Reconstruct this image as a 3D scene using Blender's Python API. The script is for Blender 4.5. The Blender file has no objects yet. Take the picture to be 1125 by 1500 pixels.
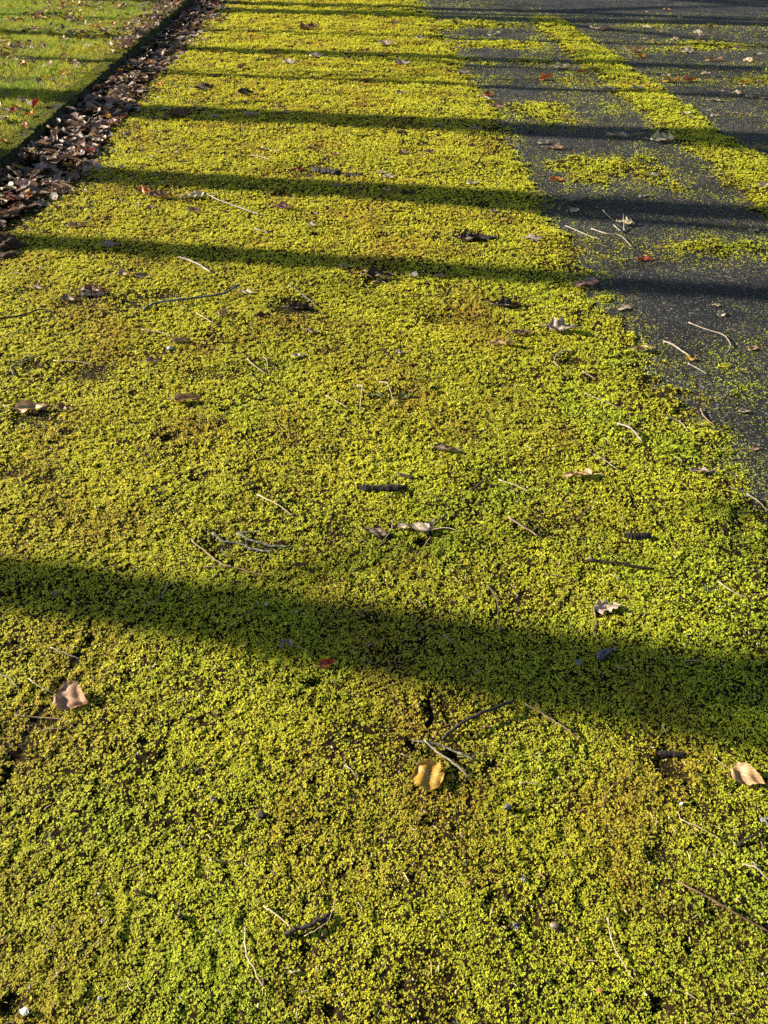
import bpy, bmesh, math, random
import numpy as np
from mathutils import Vector, Matrix, Euler

# ------------------------------------------------------------------ camera, sky, sun, exposure
scene = bpy.context.scene
C = scene.collection
CAM_H, PITCH, YAW, FPX = 1.5, math.radians(39.9), math.atan(60 / 1469), 1127.0   # road runs along +Y
cam_d = bpy.data.cameras.new('camera')
cam = bpy.data.objects.new('camera', cam_d); C.objects.link(cam)
cam_d.sensor_fit = 'HORIZONTAL'; cam_d.sensor_width = 36.0; cam_d.lens = FPX / 1125 * 36.0
cam_d.clip_start = 0.05; cam_d.clip_end = 2000
cam.location = (0, 0, CAM_H)
cam.rotation_euler = (math.pi / 2 - PITCH, 0, -YAW)
scene.camera = cam

SUN_EL = math.radians(22.5)
SUN_AZ = math.atan2(-1.0, 0.212)             # measured from +Y towards +X: sun far to the left
sun_vec = Vector((math.sin(SUN_AZ) * math.cos(SUN_EL), math.cos(SUN_AZ) * math.cos(SUN_EL), math.sin(SUN_EL)))
world = bpy.data.worlds.new('World'); scene.world = world; world.use_nodes = True
wn = world.node_tree.nodes; wl = world.node_tree.links
sky = wn.new('ShaderNodeTexSky'); sky.sky_type = 'NISHITA'; sky.sun_disc = False
sky.sun_elevation = SUN_EL; sky.sun_rotation = SUN_AZ % (2 * math.pi)
wn['Background'].inputs['Strength'].default_value = 0.05
wl.new(sky.outputs['Color'], wn['Background'].inputs['Color'])
sun_d = bpy.data.lights.new('sun', 'SUN'); sun_d.energy = 5.0; sun_d.angle = math.radians(0.53)
sun_d.color = (1.0, 0.90, 0.73)
sun = bpy.data.objects.new('sun', sun_d); C.objects.link(sun)
sun.rotation_euler = (-sun_vec).to_track_quat('-Z', 'Y').to_euler()
sun.location = sun_vec * 40
vs = scene.view_settings
vs.view_transform = 'Standard'; vs.look = 'None'; vs.gamma = 1.0; vs.use_curve_mapping = False
vs.exposure = 1.98
scene.cycles.max_bounces = 6
scene.cycles.use_denoising = False

# ------------------------------------------------------------------ helpers
random.seed(7)
rng = np.random.default_rng(11)

def ground(px, py, z=0.012):
    """photo position (1125 x 1500) to a point on the ground at height z"""
    u = px - 562.5; v = 750.0 - py
    fwd = FPX * math.cos(PITCH) + v * math.sin(PITCH); up = -FPX * math.sin(PITCH) + v * math.cos(PITCH)
    t = (CAM_H - z) / -up
    x = u * t; y = fwd * t
    c, s = math.cos(YAW), math.sin(YAW)
    return x * c + y * s, -x * s + y * c

def metres(py, n):
    """how many metres n pixels are at picture row py"""
    v = 750.0 - py
    up = FPX * math.sin(PITCH) - v * math.cos(PITCH)
    return n * CAM_H / up

_perm = rng.permutation(512).astype(np.int64)
_perm = np.concatenate([_perm, _perm])
_ang = rng.random(512) * 2 * np.pi
_gx, _gy = np.cos(_ang), np.sin(_ang)
def noise(x, y, seed=0):
    x = np.asarray(x, float) + seed * 17.31; y = np.asarray(y, float) + seed * 9.77
    xi = np.floor(x).astype(np.int64); yi = np.floor(y).astype(np.int64)
    xf = x - xi; yf = y - yi
    def gr(ix, iy, dx, dy):
        h = _perm[(_perm[ix & 511] + iy) & 511]
        return _gx[h] * dx + _gy[h] * dy
    u = xf * xf * xf * (xf * (xf * 6 - 15) + 10); v = yf * yf * yf * (yf * (yf * 6 - 15) + 10)
    a = gr(xi, yi, xf, yf); b = gr(xi + 1, yi, xf - 1, yf)
    c = gr(xi, yi + 1, xf, yf - 1); d = gr(xi + 1, yi + 1, xf - 1, yf - 1)
    return ((a + (b - a) * u) * (1 - v) + (c + (d - c) * u) * v) * 1.5
def fbm(x, y, oct=3, seed=0):
    s = 0; a = 1.0; t = 0
    for k in range(oct):
        s = s + a * noise(x * 2 ** k, y * 2 ** k, seed + k * 3); t += a; a *= 0.55
    return s / t
def sstep(e0, e1, x):
    t = np.clip((x - e0) / (e1 - e0), 0, 1); return t * t * (3 - 2 * t)

def tag(o, label=None, cat=None, group=None, kind=None):
    if label: o['label'] = label
    if cat: o['category'] = cat
    if group: o['group'] = group
    if kind: o['kind'] = kind
    return o
def link(o, parent=None):
    C.objects.link(o)
    if parent: o.parent = parent
    return o
def mesh_np(name, V, Fq, smooth=True):
    me = bpy.data.meshes.new(name)
    V = np.asarray(V, np.float32); Fq = np.asarray(Fq, np.int32)
    n = Fq.shape[1]
    me.vertices.add(len(V)); me.vertices.foreach_set('co', V.ravel())
    me.loops.add(Fq.size); me.loops.foreach_set('vertex_index', Fq.ravel())
    me.polygons.add(len(Fq)); me.polygons.foreach_set('loop_start', np.arange(0, Fq.size, n, dtype=np.int32))
    me.polygons.foreach_set('loop_total', np.full(len(Fq), n, np.int32))
    if smooth: me.polygons.foreach_set('use_smooth', np.ones(len(Fq), bool))
    me.update(calc_edges=True); me.validate()
    return me
def obj(name, me, mat=None, parent=None):
    o = bpy.data.objects.new(name, me)
    if mat and not me.materials: me.materials.append(mat)
    return link(o, parent)
def empty(name, loc):
    o = bpy.data.objects.new(name, None); o.empty_display_size = 0.02; o.location = loc
    return link(o)

# ------------------------------------------------------------------ materials
def new_mat(name):
    m = bpy.data.materials.new(name); m.use_nodes = True
    nt = m.node_tree; return m, nt.nodes, nt.links, nt.nodes['Principled BSDF']
def nd(nodes, t, **kw):
    n = nodes.new(t)
    for k, v in kw.items():
        if k.startswith('_'): setattr(n, k[1:], v)
        else: n.inputs[k].default_value = v
    return n
def ramp(nodes, stops):
    r = nodes.new('ShaderNodeValToRGB'); e = r.color_ramp.elements
    while len(e) < len(stops): e.new(0.5)
    for k, (p, c) in enumerate(stops): e[k].position = p; e[k].color = (*c, 1)
    return r

def mat_asphalt():
    m, N, L, b = new_mat('asphalt')
    tc = N.new('ShaderNodeTexCoord')
    v1 = nd(N, 'ShaderNodeTexVoronoi', Scale=150.0); v2 = nd(N, 'ShaderNodeTexVoronoi', Scale=330.0)
    n1 = nd(N, 'ShaderNodeTexNoise', Scale=3.0, Detail=5.0)
    for n in (v1, v2, n1): L.new(tc.outputs['Object'], n.inputs['Vector'])
    sep = N.new('ShaderNodeSeparateColor'); L.new(v1.outputs['Color'], sep.inputs[0])
    r = ramp(N, [(0.0, (.003, .0032, .0038)), (0.55, (.009, .0094, .0106)), (0.82, (.026, .0265, .028)), (0.93, (.07, .07, .07)), (1.0, (.20, .20, .19))])
    L.new(sep.outputs[0], r.inputs[0])
    r2 = ramp(N, [(0.3, (.45, .47, .5)), (0.7, (1.5, 1.45, 1.35))]); L.new(n1.outputs[0], r2.inputs[0])
    mx = N.new('ShaderNodeMix'); mx.data_type = 'RGBA'; mx.blend_type = 'MULTIPLY'; mx.inputs[0].default_value = 1
    L.new(r.outputs[0], mx.inputs[6]); L.new(r2.outputs[0], mx.inputs[7])
    L.new(mx.outputs[2], b.inputs['Base Color'])
    ad = nd(N, 'ShaderNodeMath', _operation='ADD'); L.new(v1.outputs['Distance'], ad.inputs[0]); L.new(v2.outputs['Distance'], ad.inputs[1])
    bp = nd(N, 'ShaderNodeBump', Strength=1.0, Distance=0.010); bp.invert = True
    L.new(ad.outputs[0], bp.inputs['Height']); L.new(bp.outputs[0], b.inputs['Normal'])
    b.inputs['Roughness'].default_value = 0.8; b.inputs['Specular IOR Level'].default_value = 0.2
    return m
def mat_noisy(name, stops, scale, rough=0.9, bump=0.0, bdist=0.005, spec=0.3, detail=6.0):
    m, N, L, b = new_mat(name)
    tc = N.new('ShaderNodeTexCoord'); n = nd(N, 'ShaderNodeTexNoise', Scale=scale, Detail=detail)
    L.new(tc.outputs['Object'], n.inputs['Vector'])
    r = ramp(N, stops); L.new(n.outputs[0], r.inputs[0]); L.new(r.outputs[0], b.inputs['Base Color'])
    b.inputs['Roughness'].default_value = rough; b.inputs['Specular IOR Level'].default_value = spec
    if bump:
        n2 = nd(N, 'ShaderNodeTexNoise', Scale=scale * 4, Detail=4.0); L.new(tc.outputs['Object'], n2.inputs['Vector'])
        bp = nd(N, 'ShaderNodeBump', Strength=bump, Distance=bdist)
        L.new(n2.outputs[0], bp.inputs['Height']); L.new(bp.outputs[0], b.inputs['Normal'])
    return m
def mat_foliage(name, attr, atype, trans=0.35, rough=0.6, spec=0.25):
    """small leaves coloured one by one through an attribute"""
    m, N, L, b = new_mat(name)
    a = N.new('ShaderNodeAttribute'); a.attribute_name = attr; a.attribute_type = atype
    L.new(a.outputs['Color'], b.inputs['Base Color'])
    b.inputs['Roughness'].default_value = rough; b.inputs['Specular IOR Level'].default_value = spec
    t = N.new('ShaderNodeBsdfTranslucent'); L.new(a.outputs['Color'], t.inputs['Color'])
    mx = N.new('ShaderNodeMixShader'); mx.inputs[0].default_value = trans
    L.new(b.outputs[0], mx.inputs[1]); L.new(t.outputs[0], mx.inputs[2])
    L.new(mx.outputs[0], N['Material Output'].inputs['Surface'])
    return m
def mat_leaf(name, source):
    """dry leaf: midrib and side veins from its own UVs, blotches, colour of each leaf from the object or an attribute"""
    m, N, L, b = new_mat(name)
    if source == 'object':
        oi = N.new('ShaderNodeObjectInfo'); col = oi.outputs['Color']
    else:
        a = N.new('ShaderNodeAttribute'); a.attribute_name = 'leaf_colour'; col = a.outputs['Color']
    uv = N.new('ShaderNodeUVMap'); uv.uv_map = 'UVMap'
    sx = N.new('ShaderNodeSeparateXYZ'); L.new(uv.outputs[0], sx.inputs[0])
    av = nd(N, 'ShaderNodeMath', _operation='ABSOLUTE'); L.new(sx.outputs[1], av.inputs[0])
    mid = nd(N, 'ShaderNodeMath', _operation='LESS_THAN'); L.new(av.outputs[0], mid.inputs[0]); mid.inputs[1].default_value = 0.06
    k = nd(N, 'ShaderNodeMath', _operation='MULTIPLY_ADD'); L.new(av.outputs[0], k.inputs[0]); k.inputs[1].default_value = -0.35; L.new(sx.outputs[0], k.inputs[2])
    f = nd(N, 'ShaderNodeMath', _operation='MULTIPLY'); L.new(k.outputs[0], f.inputs[0]); f.inputs[1].default_value = 9.0
    fr = nd(N, 'ShaderNodeMath', _operation='FRACT'); L.new(f.outputs[0], fr.inputs[0])
    vein = nd(N, 'ShaderNodeMath', _operation='LESS_THAN'); L.new(fr.outputs[0], vein.inputs[0]); vein.inputs[1].default_value = 0.14
    vs_ = nd(N, 'ShaderNodeMath', _operation='MULTIPLY'); L.new(vein.outputs[0], vs_.inputs[0]); vs_.inputs[1].default_value = 0.8
    mxv = nd(N, 'ShaderNodeMath', _operation='MAXIMUM'); L.new(mid.outputs[0], mxv.inputs[0]); L.new(vs_.outputs[0], mxv.inputs[1])
    tc = N.new('ShaderNodeTexCoord')
    n = nd(N, 'ShaderNodeTexNoise', Scale=55.0 if source != 'object' else 6.0, Detail=6.0, Roughness=0.7)
    L.new(tc.outputs['Object'], n.inputs['Vector'])
    r = ramp(N, [(0.28, (.30, .25, .22)), (0.42, (.75, .72, .68)), (0.55, (1.0, 1.0, 1.0)), (0.72, (1.35, 1.28, 1.1))]); L.new(n.outputs[0], r.inputs[0])
    m1 = N.new('ShaderNodeMix'); m1.data_type = 'RGBA'; m1.blend_type = 'MULTIPLY'; m1.inputs[0].default_value = 0.85
    L.new(col, m1.inputs[6]); L.new(r.outputs[0], m1.inputs[7])
    m15 = N.new('ShaderNodeMix'); m15.data_type = 'RGBA'; m15.blend_type = 'MULTIPLY'
    L.new(vs_.outputs[0], m15.inputs[0]); L.new(m1.outputs[2], m15.inputs[6]); m15.inputs[7].default_value = (.30, .24, .2, 1)
    m2 = N.new('ShaderNodeMix'); m2.data_type = 'RGBA'; m2.blend_type = 'MIX'
    sc = nd(N, 'ShaderNodeMath', _operation='MULTIPLY'); L.new(mid.outputs[0], sc.inputs[0]); sc.inputs[1].default_value = 0.6
    L.new(sc.outputs[0], m2.inputs[0]); L.new(m15.outputs[2], m2.inputs[6]); m2.inputs[7].default_value = (.40, .31, .19, 1)
    L.new(m2.outputs[2], b.inputs['Base Color'])
    bp = nd(N, 'ShaderNodeBump', Strength=0.5, Distance=0.0015 if source != 'object' else 0.02); L.new(mxv.outputs[0], bp.inputs['Height'])
    L.new(bp.outputs[0], b.inputs['Normal'])
    b.inputs['Roughness'].default_value = 0.55; b.inputs['Specular IOR Level'].default_value = 0.4
    t = N.new('ShaderNodeBsdfTranslucent'); L.new(m2.outputs[2], t.inputs['Color'])
    ms = N.new('ShaderNodeMixShader'); ms.inputs[0].default_value = 0.22
    L.new(b.outputs[0], ms.inputs[1]); L.new(t.outputs[0], ms.inputs[2]); L.new(ms.outputs[0], N['Material Output'].inputs['Surface'])
    return m

M = dict(
    asphalt=mat_asphalt(),
    earth=mat_noisy('moss_mat', [(.3, (.006, .0042, .0022)), (.55, (.018, .012, .005)), (.75, (.034, .025, .007))], 70, .95, bump=1.0, bdist=.006, spec=.05),
    ground=mat_noisy('far_grass', [(.3, (.03, .05, .012)), (.7, (.07, .10, .02))], 5),
    lawn=mat_noisy('lawn_soil', [(.3, (.03, .03, .010)), (.6, (.05, .055, .012)), (.8, (.08, .075, .02))], 25, .95, bump=.5, spec=.02),
    kerb=mat_noisy('kerb_stone', [(.25, (.012, .014, .010)), (.5, (.035, .037, .024)), (.62, (.05, .055, .015)), (.8, (.10, .095, .07))], 22, .95, bump=.8, bdist=.004, spec=.05),
    moss=mat_foliage('moss_leaf', 'tint', 'INSTANCER', .36, .6, .25),
    grass=mat_foliage('grass_blade', 'tint', 'INSTANCER', .40, .7, .08),
    leaf=mat_leaf('dry_leaf', 'object'), litter=mat_leaf('dry_leaf_litter', 'attr'),
    straw=mat_noisy('bleached_stalk', [(.3, (0.1633, 0.1188, 0.06682)), (.6, (0.3118, 0.245, 0.1485)), (.8, (0.4083, 0.3341, 0.2228))], 90, .6),
    pale=mat_noisy('pale_twig', [(.3, (0.1038, 0.08392, 0.05993)), (.55, (0.1998, 0.1718, 0.1318)), (.8, (0.2477, 0.2198, 0.1798))], 90, .6),
    tan=mat_noisy('tan_twig', [(.3, (0.093, 0.05812, 0.03488)), (.6, (0.186, 0.124, 0.0775)), (.8, (0.2635, 0.1938, 0.1317))], 90, .7, bump=.4, bdist=.001),
    brown=mat_noisy('brown_twig', [(.3, (0.0414, 0.023, 0.01288)), (.6, (0.1012, 0.0598, 0.0322)), (.8, (0.1564, 0.1012, 0.0598))], 90, .7, bump=.5, bdist=.001),
    dark=mat_noisy('dark_bark', [(.3, (.006, .005, .004)), (.6, (.022, .016, .012)), (.85, (.07, .055, .045))], 110, .8, bump=.8, bdist=.0015),
    lichen=mat_noisy('lichen_bark', [(.3, (0.0231, 0.02079, 0.0154)), (.5, (0.0693, 0.0693, 0.05005)), (.62, (0.154, 0.1617, 0.1155)), (.8, (0.2541, 0.2464, 0.1925))], 120, .85, bump=.7, bdist=.0015),
    stone_tan=mat_noisy('tan_stone', [(.3, (0.104, 0.0715, 0.0455)), (.7, (0.247, 0.195, 0.143))], 80, .8, bump=.5, bdist=.001),
    stone_grey=mat_noisy('grey_stone', [(.3, (0.04388, 0.04388, 0.04388)), (.5, (0.1053, 0.1053, 0.1097)), (.75, (0.2194, 0.2194, 0.2194))], 110, .75, bump=.5, bdist=.001),
    stone_dark=mat_noisy('dark_stone', [(.3, (0.018, 0.0144, 0.0117)), (.7, (0.081, 0.0585, 0.045))], 80, .8, bump=.6, bdist=.001),
    stone_white=mat_noisy('white_stone', [(.3, (0.3025, 0.2915, 0.275)), (.7, (0.44, 0.44, 0.4345))], 60, .4),
    orange=mat_noisy('orange_stone', [(.3, (0.15, 0.06, 0.018)), (.7, (0.27, 0.132, 0.048))], 60, .7),
    slug=mat_noisy('wet_dark_skin', [(.3, (.010, .013, .024)), (.7, (.03, .037, .06))], 300, .35, bump=.6, bdist=.0008, spec=.6),
    clod=mat_noisy('earth_clod', [(.3, (0.024, 0.0144, 0.008)), (.7, (0.096, 0.06, 0.036))], 60, .95, bump=1, bdist=.004),
    bark=mat_noisy('tree_bark', [(.3, (.04, .03, .022)), (.7, (.15, .12, .09))], 14, .9, bump=.8, bdist=.02),
    crown=mat_noisy('autumn_foliage', [(.3, (.09, .07, .015)), (.7, (.20, .13, .02))], 3, .7),
)
g_, gn_, gl_, gb_ = new_mat('milky_glass'); gb_.inputs['Base Color'].default_value = (.85, .88, .86, 1)
gb_.inputs['Transmission Weight'].default_value = .55; gb_.inputs['Roughness'].default_value = .35; M['glass'] = g_

# ------------------------------------------------------------------ how thick the moss grows
GUT = -2.2                                    # kerb face
crack_px = [(-12, 1170), (4, 1140), (20, 1112), (38, 1078), (46, 1058), (62, 1036), (88, 1004), (104, 972), (132, 936)]
crack2_px = [(632, 1012), (627, 1030), (633, 1048), (626, 1066)]
crack = [ground(*p) for p in crack_px]; crack2 = [ground(*p) for p in crack2_px]
def dist_poly(x, y, P):
    d = np.full(np.shape(x), 9.0)
    for (ax, ay), (bx, by) in zip(P[:-1], P[1:]):
        vx, vy = bx - ax, by - ay
        t = np.clip(((x - ax) * vx + (y - ay) * vy) / (vx * vx + vy * vy), 0, 1)
        d = np.minimum(d, np.hypot(x - ax - t * vx, y - ay - t * vy))
    return d
# bare spots in the moss (photo row/column, half-width px, strength)
hole_px = [(385, 1128, 12), (20, 945, 14), (292, 1128, 10), (415, 285, 16), (425, 450, 30), (455, 252, 40), (745, 447, 26), (300, 545, 30), (392, 538, 22),
           (590, 580, 18), (550, 580, 14), (40, 535, 24), (70, 700, 22), (50, 610, 40), (15, 690, 26), (130, 545, 40), (200, 440, 26), (110, 440, 30), (835, 527, 24), (870, 555, 18),
           (320, 800, 22), (385, 800, 22), (690, 349, 26), (440, 450, 26), (990, 1130, 16), (970, 1115, 18), (965, 1250, 20), (660, 1110, 14), (605, 1095, 10), (720, 1120, 12),
           (70, 1052, 16), (880, 900, 10), (15, 1475, 20), (965, 1470, 16), (485, 1480, 14), (460, 1000, 12), (450, 1390, 12), (500, 1280, 12), (640, 470, 14), (250, 430, 22),
           (250, 640, 14), (290, 700, 14), (320, 620, 12), (330, 600, 10), (700, 712, 14), (620, 795, 12), (780, 780, 12), (555, 410, 24), (460, 345, 12), (560, 345, 12)]
holes = [(*ground(px, py), metres(py, r)) for px, py, r in hole_px]

def cover(x, y):
    n1 = fbm(x * 1.7, y * 1.1, 2, 1); n2 = fbm(x * 9, y * 7, 3, 2); n3 = noise(x * 2.6, y * 1.2, 5)
    edge = 1.10 + 0.12 * n1 + 0.17 * n2
    near = 1 - sstep(2.3, 3.1, y)
    main = sstep(-0.34 - .40 * near, 0.16 + .08 * near, edge - x)
    tr = 0.46 - .04 * near + 0.30 * n3 + 0.30 * n2
    def blob(cx, cy, rx, ry): return np.exp(-(((x - cx) / rx) ** 2 + ((y - cy) / ry) ** 2))
    tr = tr - 0.75 * blob(1.33, 3.2, .34, .30) - 0.40 * blob(1.8, 3.4, .5, .14) - .35 * blob(1.75, 4.4, .6, .25) - .55 * blob(1.5, 5.95, .55, .3)
    tr = tr - .55 * blob(1.5, 7.5, .5, .35) - .55 * blob(1.5, 8.4, .6, .25) - .5 * blob(1.6, 9.3, .5, .3) - .4 * blob(1.8, 10.6, .7, .4)
    tr = tr + .20 * sstep(5, 8, y) + .35 * blob(1.7, 5.2, .5, .35) + .3 * blob(1.9, 3.9, .5, .22) + .15 * blob(1.3, 2.1, .3, .6) + .2 * blob(1.5, 6.8, .6, .25) + .4 * blob(1.6, 9.8, 0.5, .2) + .35 * blob(1.4, 11.2, .6, .25)
    st = sstep(2.08, 2.46, x + .14 * n2 + .08 * n1) * (1 - sstep(2.70, 2.92, x + .10 * n2 + .06 * n1))
    rt = 0.29 + 0.36 * noise(x * .8, y * 2.2, 8) + .25 * n2
    rt = rt + .4 * blob(3.6, 9.6, 1.2, .35) + .35 * blob(4.2, 7.9, 1.2, .3)
    far = sstep(11.2, 12.6, y + .3 * n3)
    c = np.where(x < 1.9, tr, np.where(x < 2.6, tr * (1 - sstep(2.0, 2.5, x)) + rt * sstep(2.0, 2.5, x), rt))
    c = np.maximum(np.maximum(c, main), st * (0.97 - .5 * far))
    c = np.where((x > -.2), c - .35 * far * sstep(.5, 1.4, x), c)
    gut = sstep(0.0, 0.35, x - GUT - .25 - .10 * n1 - .12 * n2)
    c = c * (0.25 + 0.75 * gut)
    d1 = dist_poly(x, y, crack) + .006 * n2
    ck = noise(x * 38, y * 34, 47); d1 = d1 + .016 * ck + .010 * noise(x * 85, y * 75, 49)
    c = c * (np.clip(.12 + .55 * noise(x * 14, y * 12, 48), .05, .7) + (1 - np.clip(.12 + .55 * noise(x * 14, y * 12, 48), .05, .7)) * sstep(0.001, 0.012, d1))
    c = c * (0.45 + .55 * sstep(0.001, 0.009, dist_poly(x, y, crack2) + .006 * n2))
    for hx, hy, hr in holes:
        c = c - .55 * np.exp(-(((x - hx) / hr) ** 2 + ((y - hy) / (hr * 0.8)) ** 2)) * (1 + .8 * n2)
    return np.clip(c, 0, 1)
def cushions(x, y):
    """uneven relief of the moss mat in metres"""
    far = np.clip(y / 10, 0, 1)
    a = fbm(x * 7, y * 6, 2, 21); b = noise(x * 24, y * 20, 23); c = noise(x * 55, y * 48, 25)
    r = 0.0085 + .009 * fbm(x * 2.3, y * 2.6, 2, 33) + .005 * a + .0055 * (1 - np.abs(b) * 2) + .002 * c + far * .017 * fbm(x * 4.5, y * 5, 2, 31)
    return r
def height(x, y, cv=None):
    x = np.asarray(x, float); y = np.asarray(y, float)
    if cv is None: cv = cover(x, y)
    up = sstep(.55, .95, cv + .18 * noise(x * 22, y * 20, 41))
    soil = sstep(0.0, .25, 1.18 - x + .12 * noise(x * 6, y * 5, 43))          # leaf mould and grit fill the mossy lane between tufts
    low = -0.006 + .0075 * soil + .0012 * soil * noise(x * 60, y * 55, 44)
    return low + up * (cushions(x, y) - low)
def rest(x, y, w=0.0):
    q = np.array([0, 1, -1, 0, 0, .7, -.7, .7, -.7]) * w; p = np.array([0, 0, 0, 1, -1, .7, -.7, -.7, .7]) * w
    return max(float(height(x + q, y + p).max()), 0.0)

# ------------------------------------------------------------------ the setting
def sheet(name, x0, x1, y0, y1, z, mat):
    me = mesh_np(name, [(x0, y0, z), (x1, y0, z), (x1, y1, z), (x0, y1, z)], [(0, 1, 2, 3)], False)
    return tag(obj(name, me, mat), kind='structure')
sheet('ground', -400, 400, -400, 400, -0.06, M['ground'])
sheet('road', GUT - .12, 9.0, -8, 60, 0.0, M['asphalt'])

# lawn verge: a raised uneven sheet behind the kerb
nx, ny = 90, 200
xs = np.linspace(-14, GUT - .125, nx); ys = np.concatenate([np.linspace(-6, 3, 20), np.linspace(3.1, 18, 150), np.linspace(18.5, 60, 30)])
X, Y = np.meshgrid(xs, ys)
Z = .088 + .025 * fbm(X * .9, Y * .9, 3, 51) * sstep(0, 1, (GUT - .12 - X)) + .03 * sstep(0, 3, GUT - X)
idx = np.arange(nx * ny).reshape(ny, nx)
quads = np.stack([idx[:-1, :-1], idx[:-1, 1:], idx[1:, 1:], idx[1:, :-1]], -1).reshape(-1, 4)
lawn = tag(obj('lawn', mesh_np('lawn', np.stack([X, Y, Z], -1).reshape(-1, 3), quads), M['lawn']), kind='structure')
def lawn_z(x, y):
    return float(.088 + .025 * fbm(np.array([x * .9]), np.array([y * .9]), 3, 51)[0] * sstep(0, 1, np.array([GUT - .12 - x]))[0] + .03 * sstep(0, 3, np.array([GUT - x]))[0])

# kerb: a row of stones with open joints
kerb = empty('kerb', (GUT - .06, 8, 0)); tag(kerb, 'low weathered concrete kerb between the leaf drift and the lawn', 'kerb')
def kerb_mesh(seed):
    bm = bmesh.new(); bmesh.ops.create_cube(bm, size=1.0)
    bmesh.ops.scale(bm, vec=(.125, .90, .16), verts=bm.verts)
    bmesh.ops.bevel(bm, geom=[e for e in bm.edges], offset=.014, segments=2, affect='EDGES')
    bmesh.ops.subdivide_edges(bm, edges=[e for e in bm.edges if e.calc_length() > .3], cuts=9, use_grid_fill=True)
    r = random.Random(seed)
    for v in bm.verts: v.co += Vector((r.gauss(0, .002), r.gauss(0, .002), r.gauss(0, .0025)))
    me = bpy.data.meshes.new('kerb_stone'); bm.to_mesh(me); bm.free(); return me
kms = [kerb_mesh(k) for k in range(4)]
for k in range(22):
    o = obj('kerb_stone', kms[k % 4], M['kerb'], kerb)
    y = -1.6 + k * .912
    o.matrix_parent_inverse = kerb.matrix_world.inverted()
    o.location = (GUT - .062 + random.uniform(-.004, .004) - (GUT - .06), y - 8, .018 + random.uniform(-.006, .006))
    o.rotation_euler = (random.gauss(0, .004), random.gauss(0, .015), random.gauss(0, .005))
    o.matrix_parent_inverse.identity()

# ------------------------------------------------------------------ moss
zc0, zc1, cols, rows = 0.97, 12.6, 470, 880
uu = np.linspace(-1, 1, cols); zz = np.exp(np.linspace(np.log(zc0), np.log(zc1), rows))
U, ZC = np.meshgrid(uu, zz)
D = (ZC - CAM_H * math.sin(PITCH)) / math.cos(PITCH)
LX = U * (0.52 * ZC + 0.55)
cY, sY = math.cos(YAW), math.sin(YAW)
X = LX * cY + D * sY; Y = -LX * sY + D * cY
cv = cover(X, Y); Z = height(X, Y, cv)
idx = np.arange(rows * cols).reshape(rows, cols)
quads = np.stack([idx[:-1, :-1], idx[:-1, 1:], idx[1:, 1:], idx[1:, :-1]], -1).reshape(-1, 4)
inside = (X > GUT + .01); up = Z > -0.004
keep = (inside & True).ravel()[quads].all(1) & up.ravel()[quads].any(1)
V = np.stack([X, Y, Z], -1).reshape(-1, 3); Q = quads[keep]
used = np.unique(Q); remap = np.full(len(V), -1); remap[used] = np.arange(len(used))
moss = obj('moss', mesh_np('moss', V[used], remap[Q]), M['earth'])
tag(moss, 'yellow-green moss carpet spread over the old asphalt road', 'moss', kind='stuff')

def tuft_mesh(seed, shoots, leaves, name='moss_tuft'):
    """a few moss shoots, each a little star of leaves with a second ring below it"""
    r = random.Random(seed); V = []; Fc = []
    for q_ in range(shoots):
        a = r.uniform(0, 6.283); q = math.sqrt(r.random()) * .75
        cx, cy = q * math.cos(a), q * math.sin(a); h = r.uniform(.25, 1.0) * (1.1 - .4 * q)
        lx, ly = r.gauss(0, .15), r.gauss(0, .15)
        for tier, (hk, nl) in enumerate(((1.0, leaves), (.5, 4))):
            hh = h * hk
            for k in range(nl):
                th = 6.283 * (k + r.random() * .6) / nl
                ln = r.uniform(.34, .50) * (1 if tier == 0 else 1.1); el = r.uniform(.35, 1.05) if tier == 0 else r.uniform(0, .4)
                dx, dy, dz = math.cos(th) * math.cos(el), math.sin(th) * math.cos(el), math.sin(el)
                px_, py_ = -math.sin(th), math.cos(th); w = ln * .30
                bx, by = cx + lx * hh, cy + ly * hh
                n = len(V)
                V += [(bx, by, hh - .1), (bx + dx * ln * .5 + px_ * w, by + dy * ln * .5 + py_ * w, hh - .1 + dz * ln * .55),
                      (bx + dx * ln, by + dy * ln, hh - .1 + dz * ln * .9), (bx + dx * ln * .5 - px_ * w, by + dy * ln * .5 - py_ * w, hh - .1 + dz * ln * .55)]
                Fc.append((n, n + 1, n + 2, n + 3))
    return mesh_np(name, V, Fc, False)

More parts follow.
